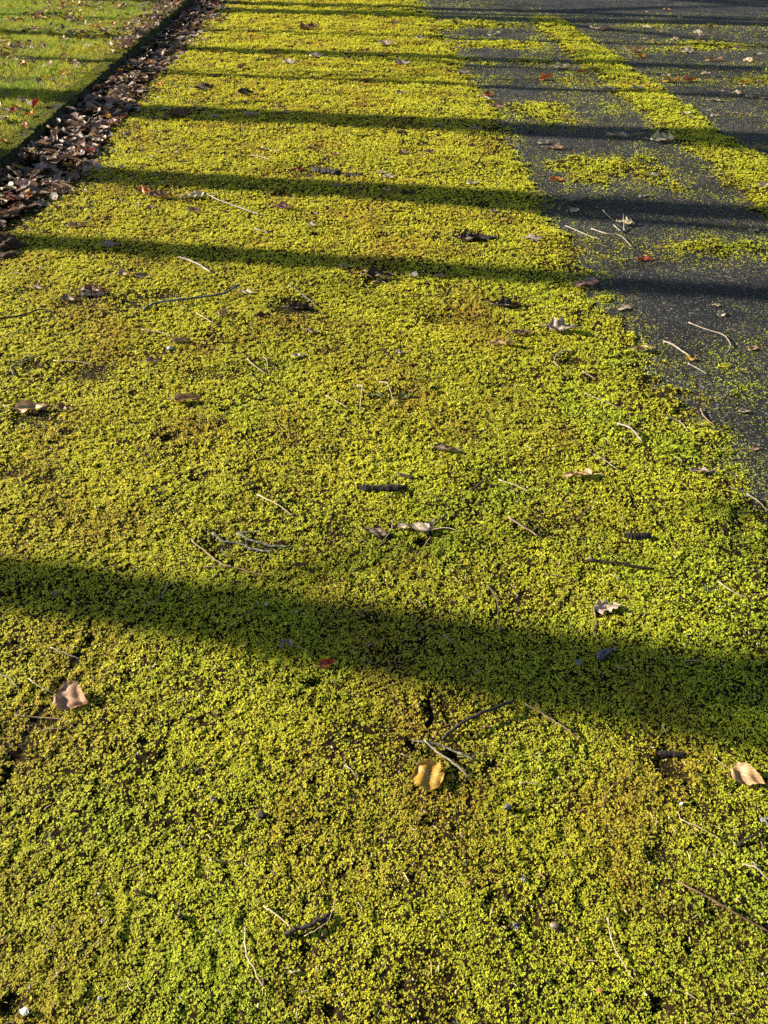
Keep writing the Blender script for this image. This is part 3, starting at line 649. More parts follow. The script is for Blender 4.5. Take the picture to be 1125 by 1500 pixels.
# ------------------------------------------------------------------ leaves lying singly on the road
# px, py, width px, heading, colour, shape, roll, bend, width ratio, tilt x, tilt y, stalk (length, rise, side, hump), label
leaf_spec = [
 (108, 1026, 50, -14, 'tan', 'heart', .55, .3, .80, 12, 6, (1.0, -.05, .25, .25), 'tan heart-shaped leaf with long pale stalk beside the crack at lower left'),
 (627, 1140, 44, -50, 'yellow', 'round', .32, .2, .84, 8, 6, (.62, .1, -.3, .3), 'ochre-yellow round leaf with nibbled edge below the crossed twigs'),
 (1094, 1142, 48, -36, 'tan', 'ovate', .8, .3, .84, 16, -4, (.55, .1, .2, .2), 'orange-brown folded leaf with raised side veins at the right edge'),
 (481, 976, 30, 10, 'red', 'ovate', 1.7, .8, .7, 20, -10, None, 'small crumpled red leaf at the lower edge of the nearest shadow'),
 (419, 947, 27, 150, 'mauve', 'ovate', 1.3, .7, .7, 14, 8, (1.0, 0, .2, .3), 'grey leaf with pale stalk at the lower edge of the nearest shadow'),
 (606, 779, 48, 163, 'pale', 'ovate', .8, .3, .55, 14, 4, (.95, .05, .2, .35), 'pale grey torn leaf with long white stalk, beyond the nearest shadow'),
 (632, 776, 26, 60, 'grey', 'ovate', 1.4, .9, .7, -30, -20, None, 'grey curled leaf scrap behind the pale torn leaf'),
 (550, 784, 36, -20, 'greybrown', 'narrow', .7, .25, .75, 16, 2, None, 'narrow grey-brown leaf left of the pale torn leaf'),
 (888, 893, 42, 4, 'pale', 'oak', .5, .3, .50, 12, 0, None, 'pale wavy-edged lobed leaf at the upper edge of the nearest shadow'),
 (846, 698, 40, 174, 'tan', 'ovate', .8, .3, .56, 14, 3, (.38, .1, .3, .2), 'tan oval leaf with pale stalk on the right-hand moss'),
 (276, 588, 40, 4, 'tan', 'ovate', 1.9, .2, .62, 25, 0, None, 'rolled tan leaf lying alone on the moss left of centre'),
 (50, 599, 50, 2, 'tan', 'ovate', 1.0, .5, .5, 24, -2, (.4, -.1, .4, .2), 'tan arched leaf lying at the left edge with stalk beneath'),
 (98, 602, 27, -12, 'brown', 'ovate', 1.5, .4, .6, 20, 0, None, 'small brown rolled leaf beside the tan arched leaf'),
 (226, 531, 24, -8, 'greybrown', 'ovate', 1.9, .6, .7, 20, 0, None, 'small crumpled grey-brown leaf left of centre above the rolled tan leaf'),
 (267, 501, 24, 4, 'pink', 'ovate', 1.7, .2, .55, 16, 0, None, 'small pinkish rolled leaf left of centre, above the crumpled grey-brown one'),
 (735, 507, 34, 174, 'tan', 'ovate', 1.2, .3, .5, 20, 0, None, 'tan rolled leaf right of centre with a dark end'),
 (763, 491, 28, 2, 'pink', 'narrow', 1.0, .2, .7, 12, 0, None, 'narrow brownish pink leaf just above the tan rolled leaf'),
 (820, 485, 46, -12, 'mauve', 'oak', 1.2, .5, .6, 16, 0, None, 'large crumpled mauve-grey leaf at the edge of the bare asphalt'),
 (655, 661, 40, -18, 'greybrown', 'narrow', 2.2, .2, .7, 10, 0, None, 'dark grey-brown rolled leaf right of the middle of the moss'),
 (438, 521, 20, 5, 'pale', 'ovate', 1.0, .3, .5, 12, 0, None, 'small pale oval leaf in the middle of the open moss'),
 (585, 519, 17, -5, 'grey', 'ovate', 1.4, .5, .6, 12, 0, None, 'tiny grey curled leaf in the middle of the open moss'),
 (332, 462, 24, 10, 'tan', 'ovate', 1.1, .5, .6, 14, 0, None, 'small tan leaf just below the long lichen-grey twig'),
 (936, 511, 26, 176, 'tan', 'ovate', 1.0, .4, .6, 10, 0, (.4, .1, .3, .4), 'tan leaf with hooked stalk below the bare asphalt patch'),
 (917, 449, 28, 12, 'cream', 'ovate', .7, .3, .5, 12, 0, (.45, .15, .1, .1), 'cream leaf lying on the bare asphalt patch'),
 (1056, 458, 13, 20, 'cream', 'round', .8, .4, .8, 25, 0, None, 'tiny cream leaf on the asphalt right of the bare patch'),
 (1013, 524, 17, -10, 'yellow', 'ovate', .8, .4, .7, 12, 0, None, 'small yellow leaf caught on the straight pale twig'),
 (1092, 600, 20, 0, 'cream', 'ovate', .8, .3, .45, 10, 0, None, 'small cream leaf at the right edge below the bare asphalt'),
 (1023, 690, 26, 170, 'mauve', 'ovate', .9, .5, .6, 10, 0, (.5, .7, .2, .3), 'grey-mauve leaf with upright stalk near the right edge'),
 (868, 410, 24, -14, 'grey', 'ovate', .9, .3, .55, 16, 0, (1.1, .1, .2, .2), 'grey leaf with long stalk inside the second shadow at the moss edge'),
 (858, 419, 34, 0, 'pink', 'narrow', .5, .1, .7, 8, 0, None, 'flat pinkish brown leaf just below the second shadow'),
 (944, 378, 25, -4, 'red', 'narrow', .8, .2, .7, 12, 0, None, 'dull red narrow leaf above the second shadow on the right'),
 (781, 354, 28, -8, 'grey', 'ovate', .8, .3, .5, 14, 0, None, None),
 (557, 407, 40, -6, 'dark', 'ovate', 1.4, .4, .55, 14, 0, None, 'dark brown leaf under crossed straw pieces below the second shadow'),
 (606, 404, 12, 0, 'white', 'round', .6, .3, .7, 14, 0, None, None),
 (103, 438, 26, -14, 'greybrown', 'ovate', 1.7, .7, .7, 18, 0, None, None),
 (138, 430, 38, -8, 'brown', 'ovate', 1.3, .5, .6, 18, 0, (.5, .3, -.3, .2), None),
 (55, 423, 22, -8, 'brown', 'narrow', 1.0, .2, .7, 14, 0, None, None),
 (185, 404, 24, 5, 'tan', 'ovate', 1.0, .4, .6, 12, 0, None, None),
 (690, 350, 38, -6, 'dark', 'oak', 1.4, .5, .6, 12, 0, None, None),
 (555, 581, 26, -6, 'olive', 'narrow', .9, .6, .7, 14, 0, None, 'olive-green narrow leaf between the two arched stalks'),
 (592, 580, 26, 12, 'olive', 'narrow', .7, .4, .7, 12, 0, None, 'olive-green leaf right of the two arched stalks'),
 (441, 829, 22, 10, 'brown', 'ovate', 1.8, .4, .6, 16, 0, None, 'small dark red-brown leaf right of the broken grey twigs'),
 (360, 431, 22, -10, 'cream', 'narrow', .6, .3, .7, 10, 0, None, 'cream leaf at the end of the long lichen-grey twig'),
 (915, 326, 26, -20, 'cream', 'oak', 1.2, .8, .6, 20, 0, (.8, .5, .3, .4), None),
 (842, 292, 38, 4, 'grey', 'narrow', 1.0, .4, .7, 12, 0, None, None), (842, 307, 14, 4, 'pale', 'round', .7, .3, .7, 14, 0, None, None),
 (693, 270, 20, 4, 'pale', 'ovate', 1.0, .4, .6, 14, 0, None, None), (958, 256, 20, 10, 'cream', 'ovate', 1.0, .4, .6, 20, 0, None, None),
 (943, 285, 15, 4, 'pale', 'ovate', .9, .4, .6, 14, 0, None, None), (816, 262, 22, -8, 'orange', 'ovate', 1.3, .5, .55, 14, 0, None, None),
 (1117, 275, 22, 6, 'cream', 'ovate', 1.0, .5, .6, 14, 0, None, None), (1040, 258, 14, 0, 'pink', 'ovate', .9, .4, .6, 14, 0, None, None),
 (970, 205, 34, -6, 'cream', 'oak', 1.0, .7, .7, 20, 0, None, 'cream ragged lobed leaf in the fourth shadow beside the moss strip'),
 (903, 199, 30, 170, 'pale', 'ovate', .8, .3, .5, 16, 0, (.8, .1, .2, .2), 'pale leaf with long stalk in the fourth shadow'),
 (815, 216, 30, -4, 'pink', 'narrow', .7, .2, .7, 12, 0, None, None), (797, 208, 20, 10, 'pale', 'ovate', 1.1, .8, .6, 20, 0, None, None),
 (931, 222, 14, 70, 'pale', 'narrow', 1.4, .4, .6, 10, -60, None, 'small pale leaf standing upright below the fourth shadow'),
 (800, 115, 22, 10, 'orange', 'ovate', 1.6, .9, .8, 26, -10, None, 'orange-brown curled leaf on the far bare asphalt'),
 (823, 98, 24, 14, 'pale', 'ovate', 1.0, .9, .6, 18, 0, (.7, .2, .3, .5), None), (850, 105, 14, 10, 'orange', 'ovate', 1.2, .5, .6, 24, 0, None, None),
 (878, 43, 30, 172, 'pale', 'ovate', .9, .6, .5, 18, 0, (1.1, .2, .2, .3), 'pale leaf with very long stalk near the top edge'),
 (1010, 117, 20, 8, 'orange', 'ovate', 1.2, .7, .8, 24, 0, None, 'bright orange leaf on the far asphalt right of the moss strip'), (983, 118, 26, 4, 'yellow', 'ovate', .8, .4, .6, 16, 0, None, 'yellow leaf beside the bright orange leaf on the far asphalt'),
 (940, 82, 12, 4, 'yellow', 'round', .8, .3, .7, 22, 0, None, 'small yellow leaf beside a tan clump on the far asphalt'), (930, 74, 28, 10, 'tan', 'oak', 1.4, .6, .6, 20, 0, None, None),
 (1040, 39, 14, 40, 'yellow', 'oak', .6, .5, .8, 30, 0, None, 'yellow pointed leaf near the top right corner'), (1007, 75, 15, 4, 'grey', 'round', .9, .4, .7, 24, 0, None, None),
 (1045, 88, 26, -4, 'tan', 'narrow', .9, .3, .6, 14, 0, (.8, .2, .2, .3), None), (1100, 141, 20, 6, 'pale', 'ovate', 1.0, .4, .6, 16, 0, None, None),
 (1118, 104, 14, 70, 'olive', 'ovate', .9, .3, .6, 14, -30, None, None), (1090, 121, 17, 2, 'yellow', 'ovate', .8, .3, .5, 12, 0, None, None),
 (893, 131, 20, -6, 'pale', 'ovate', 1.0, .4, .6, 16, 0, None, None), (933, 132, 18, 4, 'pale', 'oak', 1.0, .4, .6, 16, 0, None, None), (976, 110, 14, 0, 'cream', 'ovate', .9, .4, .6, 16, 0, None, None),
 (213, 284, 24, -8, 'orange', 'ovate', 1.2, .6, .75, 26, 0, None, 'bright orange leaf at the left end of the third shadow'),
 (236, 290, 34, -2, 'brown', 'ovate', 1.2, .5, .5, 18, 0, None, None), (285, 290, 34, 8, 'pale', 'narrow', 1.2, .6, .7, 16, 0, None, None),
 (285, 311, 20, -4, 'pink', 'ovate', 1.6, .5, .7, 22, 0, None, None), (113, 332, 26, 8, 'tan', 'ovate', 1.1, .5, .6, 22, 0, None, None), (222, 306, 15, 4, 'greybrown', 'ovate', 1.2, .4, .6, 16, 0, None, None),
 (165, 365, 28, 6, 'grey', 'ovate', .9, .4, .5, 14, 0, None, None), (355, 101, 16, 30, 'brown', 'ovate', 1.6, .8, .8, 30, -20, None, None),
 (262, 171, 40, 2, 'brown', 'oak', 1.3, .6, .6, 20, 0, None, None), (315, 171, 15, 4, 'pale', 'ovate', 1.2, .6, .6, 20, 0, None, None), (370, 170, 20, 0, 'grey', 'ovate', 1.0, .4, .55, 16, 0, None, None),
 (360, 140, 24, 10, 'dark', 'ovate', 1.6, .7, .8, 24, 0, None, None), (296, 132, 34, 2, 'dark', 'narrow', 1.1, .3, .8, 14, 0, None, None), (244, 162, 12, 10, 'pale', 'ovate', 1.2, .8, .6, 20, 0, None, None),
 (416, 306, 30, -4, 'pink', 'narrow', 1.0, .5, .8, 16, 0, None, None), (464, 84, 22, 2, 'cream', 'ovate', 1.0, .5, .6, 20, 0, None, None), (425, 93, 22, -14, 'pale', 'ovate', 1.2, .5, .6, 20, 0, None, None),
 (450, 43, 28, 4, 'brown', 'oak', 1.2, .6, .6, 22, 0, None, None), (617, 57, 15, 4, 'cream', 'ovate', 1.2, .8, .7, 26, 0, None, None), (723, 50, 20, 4, 'cream', 'ovate', 1.0, .8, .7, 24, 0, None, None),
 (565, 67, 22, 0, 'pale', 'ovate', 1.0, .5, .6, 18, 0, None, None), (590, 94, 24, -8, 'grey', 'ovate', 1.1, .5, .6, 18, 0, None, None), (679, 108, 18, 0, 'grey', 'ovate', .8, .3, .6, 16, 0, None, None),
 (717, 138, 15, 6, 'red', 'ovate', 1.1, .6, .8, 24, 0, None, 'small bright red leaf on the far asphalt'), (727, 157, 24, 8, 'pink', 'narrow', 1.1, .6, .8, 18, 0, None, None), (588, 138, 15, 0, 'grey', 'ovate', 1.0, .4, .6, 18, 0, None, None),
 (643, 187, 15, 6, 'grey', 'ovate', .8, .3, .6, 14, 0, None, None), (698, 190, 18, -6, 'grey', 'ovate', .8, .3, .55, 14, 0, None, None), (590, 197, 18, 2, 'dark', 'ovate', 1.3, .5, .6, 16, 0, None, None),
 (592, 225, 18, -8, 'greybrown', 'ovate', 1.3, .6, .6, 18, 0, None, None), (631, 226, 16, 0, 'pink', 'ovate', 1.1, .4, .6, 16, 0, None, None), (570, 262, 20, 4, 'pale', 'ovate', 1.2, .5, .55, 16, 0, None, None),
 (567, 281, 13, 2, 'pale', 'narrow', .8, .2, .7, 14, 0, None, None), (496, 275, 15, 2, 'grey', 'ovate', .9, .3, .6, 12, 0, None, None), (598, 284, 22, -2, 'dark', 'ovate', 1.2, .5, .6, 14, 0, None, None),
 (440, 247, 13, 4, 'red', 'ovate', 1.2, .5, .7, 20, 0, None, 'small red leaf beside dark scraps above the third shadow'), (457, 333, 15, -6, 'grey', 'ovate', 1.0, .5, .6, 18, 0, None, None), (646, 405, 18, 4, 'greybrown', 'ovate', 1.0, .4, .6, 12, 0, None, None),
 (505, 393, 14, 6, 'grey', 'ovate', .9, .3, .6, 12, 0, None, None), (300, 393, 16, 0, 'dark', 'narrow', 1.2, .3, .7, 12, 0, None, None), (745, 446, 36, -6, 'dark', 'oak', 1.5, .5, .6, 10, 0, None, 'dark crumpled leaf scrap right of centre above the pinkish leaf'),
 (440, 449, 36, -4, 'dark', 'oak', 1.6, .5, .55, 10, 0, None, 'dark crumpled leaf scrap right of the long lichen-grey twig'), (385, 467, 24, 0, 'dark', 'narrow', 1.6, .4, .7, 10, 0, None, 'narrow dark leaf scrap below the long lichen-grey twig'),
 (458, 487, 20, -10, 'greybrown', 'ovate', 1.2, .4, .5, 12, 0, None, None), (210, 407, 22, 8, 'greybrown', 'ovate', 1.2, .4, .6, 14, 0, None, None), (415, 948, 14, 60, 'grey', 'ovate', 1.4, .6, .6, 10, -40, None, None),
 (1105, 336, 16, 4, 'pale', 'ovate', .9, .4, .6, 14, 0, None, None), (1050, 445, 14, 0, 'cream', 'narrow', .8, .3, .7, 12, 0, None, None), (1105, 508, 18, 8, 'tan', 'ovate', .9, .4, .7, 14, 0, None, None), (1104, 655, 20, 2, 'pink', 'narrow', .8, .3, .7, 12, 0, None, None),
]
for (px, py, w, ang, col, shp, roll, bend, wid, tx, ty, stk, lab) in leaf_spec:
    big = w >= 24 and py > 150
    if lab is None:
        lab = f"{'small ' if w < 22 else ''}{CNAME.get(col, col)} {'rolled' if roll > 1.25 else 'dry'} leaf {row_words(py)}, {col_words(px)}"
    if stk is None and big: stk = (.22, .05, .2, .2)
    place_leaf(px, py, w, ang, col, shp, roll, bend, wid, tx, ty, lab, stk, 'leaves lying singly on the road', parts=big or py > 430)
# small far leaves strewn over the asphalt at the upper right and the far moss
r = random.Random(55)
for k in range(62):
    px, py = (r.uniform(860, 1122), r.uniform(8, 175)) if k < 42 else (r.uniform(380, 860), r.uniform(8, 330))
    if px > 860 and py > 40 and px < 860 + (py - 40) * 1.45: px += 120
    if px > 1123: continue
    col = r.choice(['pale', 'cream', 'grey', 'tan', 'pale', 'cream', 'mauve'] if k < 42 else ['greybrown', 'dark', 'grey', 'tan', 'brown'])
    w = r.uniform(8, 15)
    place_leaf(px, py, w, r.uniform(-25, 25) + r.choice((0, 180)), col, r.choice(['ovate', 'narrow', 'ovate', 'round']), r.uniform(.6, 1.4), r.uniform(.2, .8), .6, r.uniform(6, 26), 0,
               f"tiny {CNAME.get(col, col)} leaf scrap {row_words(py)}, {col_words(px)}", None, 'leaf scraps strewn over the far road', parts=False)

# ------------------------------------------------------------------ the drift of leaves in the gutter
def drift_w(y): return float(np.interp(y, [3.9, 4.3, 4.7, 5.3, 5.9, 6.6, 7.2, 8.6, 10.0, 10.7, 13.8, 17], [.0, .32, .50, .62, .40, .46, .36, .42, .50, .60, .58, .6])) * (1 + .22 * float(noise(np.array([y * 2.3]), np.array([.5]), 91)[0]))
def drift_z(x, y):
    w = max(drift_w(y), .05); f = max(0, 1 - (x - GUT) / w)
    return .004 + .055 * f ** 1.3 * (.75 + .35 * float(noise(np.array([x * 5]), np.array([y * 2.5]), 92)[0]))
DRIFT_COLS = ['greybrown'] * 6 + ['grey'] * 4 + ['brown'] * 6 + ['dark'] * 2 + ['mauve'] * 3 + ['tan'] * 3 + ['pink'] * 2 + ['tan', 'pink', 'pale', 'yellow', 'orange', 'olive', 'red', 'tan']
def drift_spot(r, y0, y1):
    y = r.uniform(y0, y1); w = drift_w(y); f = r.betavariate(1.0, 1.35)
    x = GUT + .02 + f * w; return x, y, f
SH = ['ovate', 'ovate', 'narrow', 'ovate', 'oak']
SHW = {'ovate': .6, 'narrow': .75, 'oak': .6}
r = random.Random(77)
spots = [(18, 293, 'red', 'red leaf'), (40, 288, 'orange', 'orange leaf'), (42, 283, 'yellow', 'yellow leaf'), (86, 274, 'yellow', 'bright yellow leaf'), (24, 251, 'yellow', 'dull yellow leaf'), (4, 291, 'cream', 'cream leaf'),
         (108, 222, 'cream', 'cream upturned leaf'), (133, 221, 'red', 'dark red leaf'), (130, 256, 'brown', 'red-brown leaf'), (52, 231, 'yellow', 'pale yellow leaf'), (157, 162, 'orange', 'ochre leaf'), (160, 173, 'yellow', 'small yellow leaf'),
         (220, 92, 'orange', 'bright orange leaf'), (192, 103, 'yellow', 'yellow-brown leaf'), (198, 112, 'pale', 'pale upright leaf'), (235, 125, 'orange', 'small orange leaf'), (215, 127, 'red', 'dull red leaf'), (285, 37, 'orange', 'orange leaf far along'), (320, 30, 'red', 'rusty leaf far along'), (255, 27, 'orange', 'rust-orange leaf far along')]
for k, (px, py, col, nm) in enumerate(spots):
    x, y = ground(px, py, .04); L = r.uniform(.06, .075)
    place_leaf(px, py, 0, r.uniform(0, 360), col, 'ovate', r.uniform(.6, 1.2), .4, .75, r.uniform(-30, 30), r.uniform(-20, 20), f"{nm} lying on the brown leaf drift along the kerb", None, 'leaves drifted along the kerb', xyz=(x, y, drift_z(x, y) + .03), length=L, seed=k, parts=False)
for k in range(95):
    x, y, f = drift_spot(r, 4.2, 7.6); col = r.choice(DRIFT_COLS[:-6]); shp = r.choice(SH); L = r.uniform(.085, .125)
    tilt = r.uniform(-35, 35) + (1 - f) * 20
    seg = 'nearest' if y < 5.4 else ('second' if y < 6.5 else 'third'); side = 'kerb side' if f < .3 else ('middle' if f < .65 else 'moss side')
    place_leaf(0, 0, 0, r.uniform(0, 360), col, shp, r.uniform(.5, 1.6), r.uniform(-.3, .8), SHW[shp], tilt, r.uniform(-30, 30), f"{CNAME.get(col, col)} {'narrow' if shp == 'narrow' else ('lobed' if shp == 'oak' else 'oval')} leaf in the {seg} stretch of kerb drift, {side}", None,
               'leaves drifted along the kerb', xyz=(x, y, drift_z(x, y) + r.uniform(0, .02)), length=L, seed=k, parts=False)
# single leaves on the lawn
r = random.Random(99)
lawn_px = [(8, 95, 'red'), (18, 161, 'red'), (40, 166, 'orange'), (36, 183, 'orange'), (6, 205, 'orange'), (4, 172, 'cream'), (24, 155, 'yellow'), (52, 153, 'red'), (30, 143, 'cream'), (67, 112, 'yellow'), (90, 103, 'yellow'), (38, 94, 'yellow'), (78, 118, 'white'),
           (14, 27, 'yellow'), (158, 51, 'orange'), (185, 38, 'orange'), (130, 53, 'brown'), (95, 78, 'tan'), (93, 86, 'yellow'), (164, 73, 'tan'), (104, 27, 'white'), (45, 62, 'brown'), (92, 56, 'greybrown'), (60, 42, 'tan'), (57, 26, 'orange'), (120, 45, 'brown'), (32, 92, 'orange')]
for k, (px, py, col) in enumerate(lawn_px):
    x, y = ground(px, py, .125)
    place_leaf(px, py, 0, r.uniform(0, 360), col, r.choice(['ovate', 'round', 'ovate']), r.uniform(.5, 1.1), .4, .75, r.uniform(-25, 25), r.uniform(-20, 20), f"{CNAME.get(col, col)} leaf on the lawn, {'by the left edge' if px < 45 else ('midway to the kerb' if px < 110 else 'near the kerb')}, {'near the top edge' if py < 60 else ('halfway down' if py < 130 else 'nearest the viewer')}",
               None, 'leaves on the lawn', xyz=(x, y, lawn_z(x, y) + .018), length=r.uniform(.07, .10), seed=k, parts=False)
# everything else in the drift and on the lawn that cannot be counted
lo = [(sh, leaf_arrays(sh, rl, bd, tw, .35, 400 + q, 7, 4, SHW[sh])) for q, (sh, rl, bd, tw) in enumerate([('ovate', .4, .25, .3), ('ovate', .7, .4, -.4), ('narrow', .5, .3, .2), ('ovate', .5, -.3, .4), ('oak', .5, .4, .2), ('ovate', .3, .4, -.3), ('narrow', .9, .4, .3)])]
def litter(name, items):
    Vs, Qs, UVs, Cs = [], [], [], []; off = 0
    for (x, y, z, L, e, col) in items:
        _, (V, Q, UV) = random.choice(lo)
        R = np.array(Euler(e).to_matrix()); W = (V * L) @ R.T + np.array([x, y, z])
        c = np.array(COL[col]) * random.uniform(.65, 1.15)
        Vs.append(W); Qs.append(Q + off); UVs.append(UV); Cs.append(np.tile(np.append(c, 1), (len(V), 1))); off += len(V)
    me = mesh_np(name, np.concatenate(Vs), np.concatenate(Qs)); set_uv(me, np.concatenate(UVs))
    at = me.attributes.new('leaf_colour', 'FLOAT_COLOR', 'POINT'); at.data.foreach_set('color', np.concatenate(Cs).astype(np.float32).ravel())
    return obj(name, me, M['litter'])
items = []
for k in range(2000):
    y0 = r.random(); x, y, f = drift_spot(r, 4.1, 16.5) if k % 3 else drift_spot(r, 4.1, 9.0)
    L = r.uniform(.06, .13); sl = (1 - f) * .5
    items.append((x, y, drift_z(x, y) * r.uniform(.1, 1.0) + .012, L, (r.gauss(0, .26), r.gauss(0, .26) + (1 - f) * .25, r.gauss(2.6, .9)), r.choice(DRIFT_COLS[:-8] * 3 + DRIFT_COLS)))
for k in range(800):     # scraps straying from the drift onto the moss
    y = r.uniform(3.2, 14); x = GUT + .03 + drift_w(y) * .85 + r.expovariate(1 / .28)
    if x > GUT + 1.1: continue
    items.append((x, y, rest(x, y) + .008, r.uniform(.02, .055), (r.gauss(0, .25), r.gauss(0, .25), r.uniform(0, 6.28)), r.choice(['dark', 'brown', 'greybrown', 'grey', 'dark', 'mauve', 'brown'])))
for k in range(1300):     # drift spilling over the kerb farther on
    y = r.uniform(8.9, 16.5); x = GUT + .03 - r.betavariate(1, 2.4) * (.22 + .12 * (y - 8.9)); items.append((x, y, .125 + r.uniform(0, .03), r.uniform(.04, .075), (r.gauss(0, .5), r.gauss(0, .5), r.uniform(0, 6.28)), r.choice(DRIFT_COLS)))
tag(litter('leaf_litter', items), 'brown leaf litter drifted thickly along the gutter and kerb', 'leaf litter', kind='stuff')
items = []
for k in range(6500):
    y = r.uniform(5, 16); x = GUT - .15 - r.random() ** .8 * (1.0 + .28 * y)
    if float(noise(np.array([x * 1.1]), np.array([y * 1.6]), 95)[0]) + r.gauss(0, .28) < .10: continue
    items.append((x, y, lawn_z(x, y) + r.uniform(.018, .045), r.uniform(.05, .10), (r.gauss(0, .35), r.gauss(0, .35), r.uniform(0, 6.28)), r.choice(['tan', 'greybrown', 'brown', 'grey', 'pale', 'tan', 'greybrown', 'yellow', 'brown', 'pink', 'orange'])))
tag(litter('lawn_litter', items), 'small brown leaf litter scattered through the lawn grass', 'leaf litter', kind='stuff')

# ------------------------------------------------------------------ twigs and stalks
def smooth_path(P, n, jit, r):
    P = [Vector(p) for p in P]
    Q = [P[0] * 2 - P[1]] + P + [P[-1] * 2 - P[-2]]; out = []
    for i in range(1, len(Q) - 2):
        for k in range(n):
            t = k / n; a, b, c, d = Q[i - 1], Q[i], Q[i + 1], Q[i + 2]
            out.append(.5 * ((2 * b) + (c - a) * t + (2 * a - 5 * b + 4 * c - d) * t * t + (3 * b - a - 3 * c + d) * t ** 3))
    out.append(P[-1])
    return [p + Vector((r.gauss(0, jit), r.gauss(0, jit), abs(r.gauss(0, jit)) * .5)) for p in out]
def twig_path(pts, rad, arch, lift, r, n=5):
    G = [ground(*p) for p in pts]; m = len(G)
    P = []
    for k, (x, y) in enumerate(G):
        t = k / max(1, m - 1); P.append((x, y, rest(x, y) + .005 + rad * .5 + r.gauss(0, .0012) + arch * math.sin(math.pi * t) + lift * t))
    Q = smooth_path(P, n, rad * .42, r)
    return Q
def place_twig(pts, rpx, mat, label, shoots=(), arch=0.0, lift=0.0, taper=.55, name='twig', cat='twig', group='twigs and stalks on the moss'):
    r = random.Random(int(pts[0][0] * 31 + pts[0][1])); py = sum(p[1] for p in pts) / len(pts); rad = metres(py, rpx) * (.64 if py > 700 else .52)
    Q = twig_path(pts, rad, arch, lift, r)
    n = len(Q); rr = [rad * (1 - (1 - taper) * k / (n - 1)) * (1 + (.18 if (k % 4 == 0) else 0)) for k in range(n)]
    c = Q[0].copy(); Q = [q - c for q in Q]
    me = tube_mesh('stem', Q, rr, 7, .07, r)
    if label is None: label = f"{dict(straw='straw-coloured stalk', pale='bleached pale twig', tan='tan twig', brown='thin brown twig', dark='dark twig', lichen='grey lichen-covered twig')[mat]} lying {row_words(py)}, {col_words(pts[0][0])}"
    if shoots:
        o = empty(name, c); obj('stem', me, M[mat], o)
        for sp, srp, *sm in shoots:
            S = [q - c for q in twig_path(sp, metres(py, srp * .55), .002, .012, r, 4)]
            obj('side_shoot', tube_mesh('side_shoot', S, [metres(py, srp * .55) * (1 - .5 * k / (len(S) - 1)) for k in range(len(S))], 6, .06, r), M[sm[0] if sm else mat], o)
    else:
        o = obj(name, me, M[mat]); o.location = c
    tag(o, label, cat, group)
    return o
T = place_twig
T([(648, 1086), (672, 1070), (715, 1049), (752, 1031)], 3.4, 'dark', 'dark propped twig rising to the right above the crossed twigs', arch=.012, lift=.012, taper=1.1)
T([(768, 1032), (798, 1049), (825, 1070), (852, 1086)], 1.9, 'tan', 'thin tan twig with a tiny side shoot right of the dark propped twig', [([(783, 1041), (786, 1034)], 1.1)], arch=.006)
T([(621, 1088), (640, 1105), (664, 1123), (686, 1141)], 2.5, 'pale', 'straight bleached twig pointing down to the ochre leaf, one of the crossed pair', arch=.006, taper=.9)
T([(604, 1087), (628, 1090), (662, 1100), (694, 1116)], 2.5, 'lichen', 'grey knobbly twig crossing under the bleached one', [([(690, 1114), (700, 1104)], 1.6)], arch=.003, taper=1.0)
T([(388, 1330), (408, 1346), (428, 1365)], 2.1, 'straw', 'short straw-coloured stalk leaning on the bark-covered twig', lift=.012)
T([(417, 1371), (438, 1364), (462, 1356), (484, 1343)], 5.2, 'dark', 'thick dark bark-covered twig with a pale shoot in the foreground', [([(446, 1372), (465, 1365), (482, 1350), (492, 1324)], 1.6, 'straw'), ([(455, 1358), (476, 1338)], 1.3, 'brown')], arch=.006, taper=.9)
T([(359, 1360), (361, 1398), (373, 1422), (386, 1448)], 1.9, 'straw', 'bent straw-coloured stalk in the foreground left of the bark-covered twig', [([(386, 1448), (387, 1438), (386, 1466)], 1.4)], arch=.004, taper=.9)
T([(889, 1346), (895, 1378), (910, 1412), (929, 1440)], 1.8, 'straw', 'curved pale stalk right of the tan stone in the foreground', arch=.006)
T([(992, 1294), (1025, 1315), (1070, 1340), (1130, 1370)], 2.6, 'brown', 'long reddish-brown twig running out at the lower right edge', arch=.010, taper=.9)
T([(994, 1203), (1025, 1217), (1058, 1233)], 1.6, 'straw', 'thin straw stalk left of the dark twig at the right edge', arch=.004)
T([(1086, 1268), (1105, 1276), (1127, 1293)], 2.2, 'straw', 'short straw stalk at the right edge above the long brown twig', arch=.004)
T([(1080, 1240), (1100, 1228), (1128, 1221)], 3.0, 'dark', 'dark twig end at the right edge below the orange-brown leaf', arch=.004)
T([(1112, 1200), (1120, 1208), (1122, 1216)], 1.5, 'pale', 'tiny pale hooked stalk at the right edge below the orange-brown leaf', lift=.006)
T([(881, 1182), (893, 1160), (918, 1136), (931, 1110)], 1.5, 'brown', 'curved thin brown stalk left of the orange-brown leaf', arch=.006)
T([(246, 852), (240, 872), (228, 883), (212, 890)], 1.4, 'pale', 'white curved stalk lying in the nearest shadow on the left', arch=.006)
T([(381, 885), (355, 910), (330, 928)], 1.3, 'tan', 'straight tan stalk lying in the nearest shadow left of the middle', arch=.004)
T([(714, 860), (726, 878), (730, 898), (729, 916)], 1.7, 'brown', 'brown stalk hanging into the nearest shadow above a grey pebble', arch=.004)
T([(870, 897), (873, 914), (869, 928), (880, 941)], 1.5, 'tan', 'crooked tan stalk below the wavy-edged lobed leaf')
T([(744, 758), (766, 773), (787, 788)], 2.2, 'tan', 'straight tan twig beside a small dark curl', arch=.004, taper=.9)
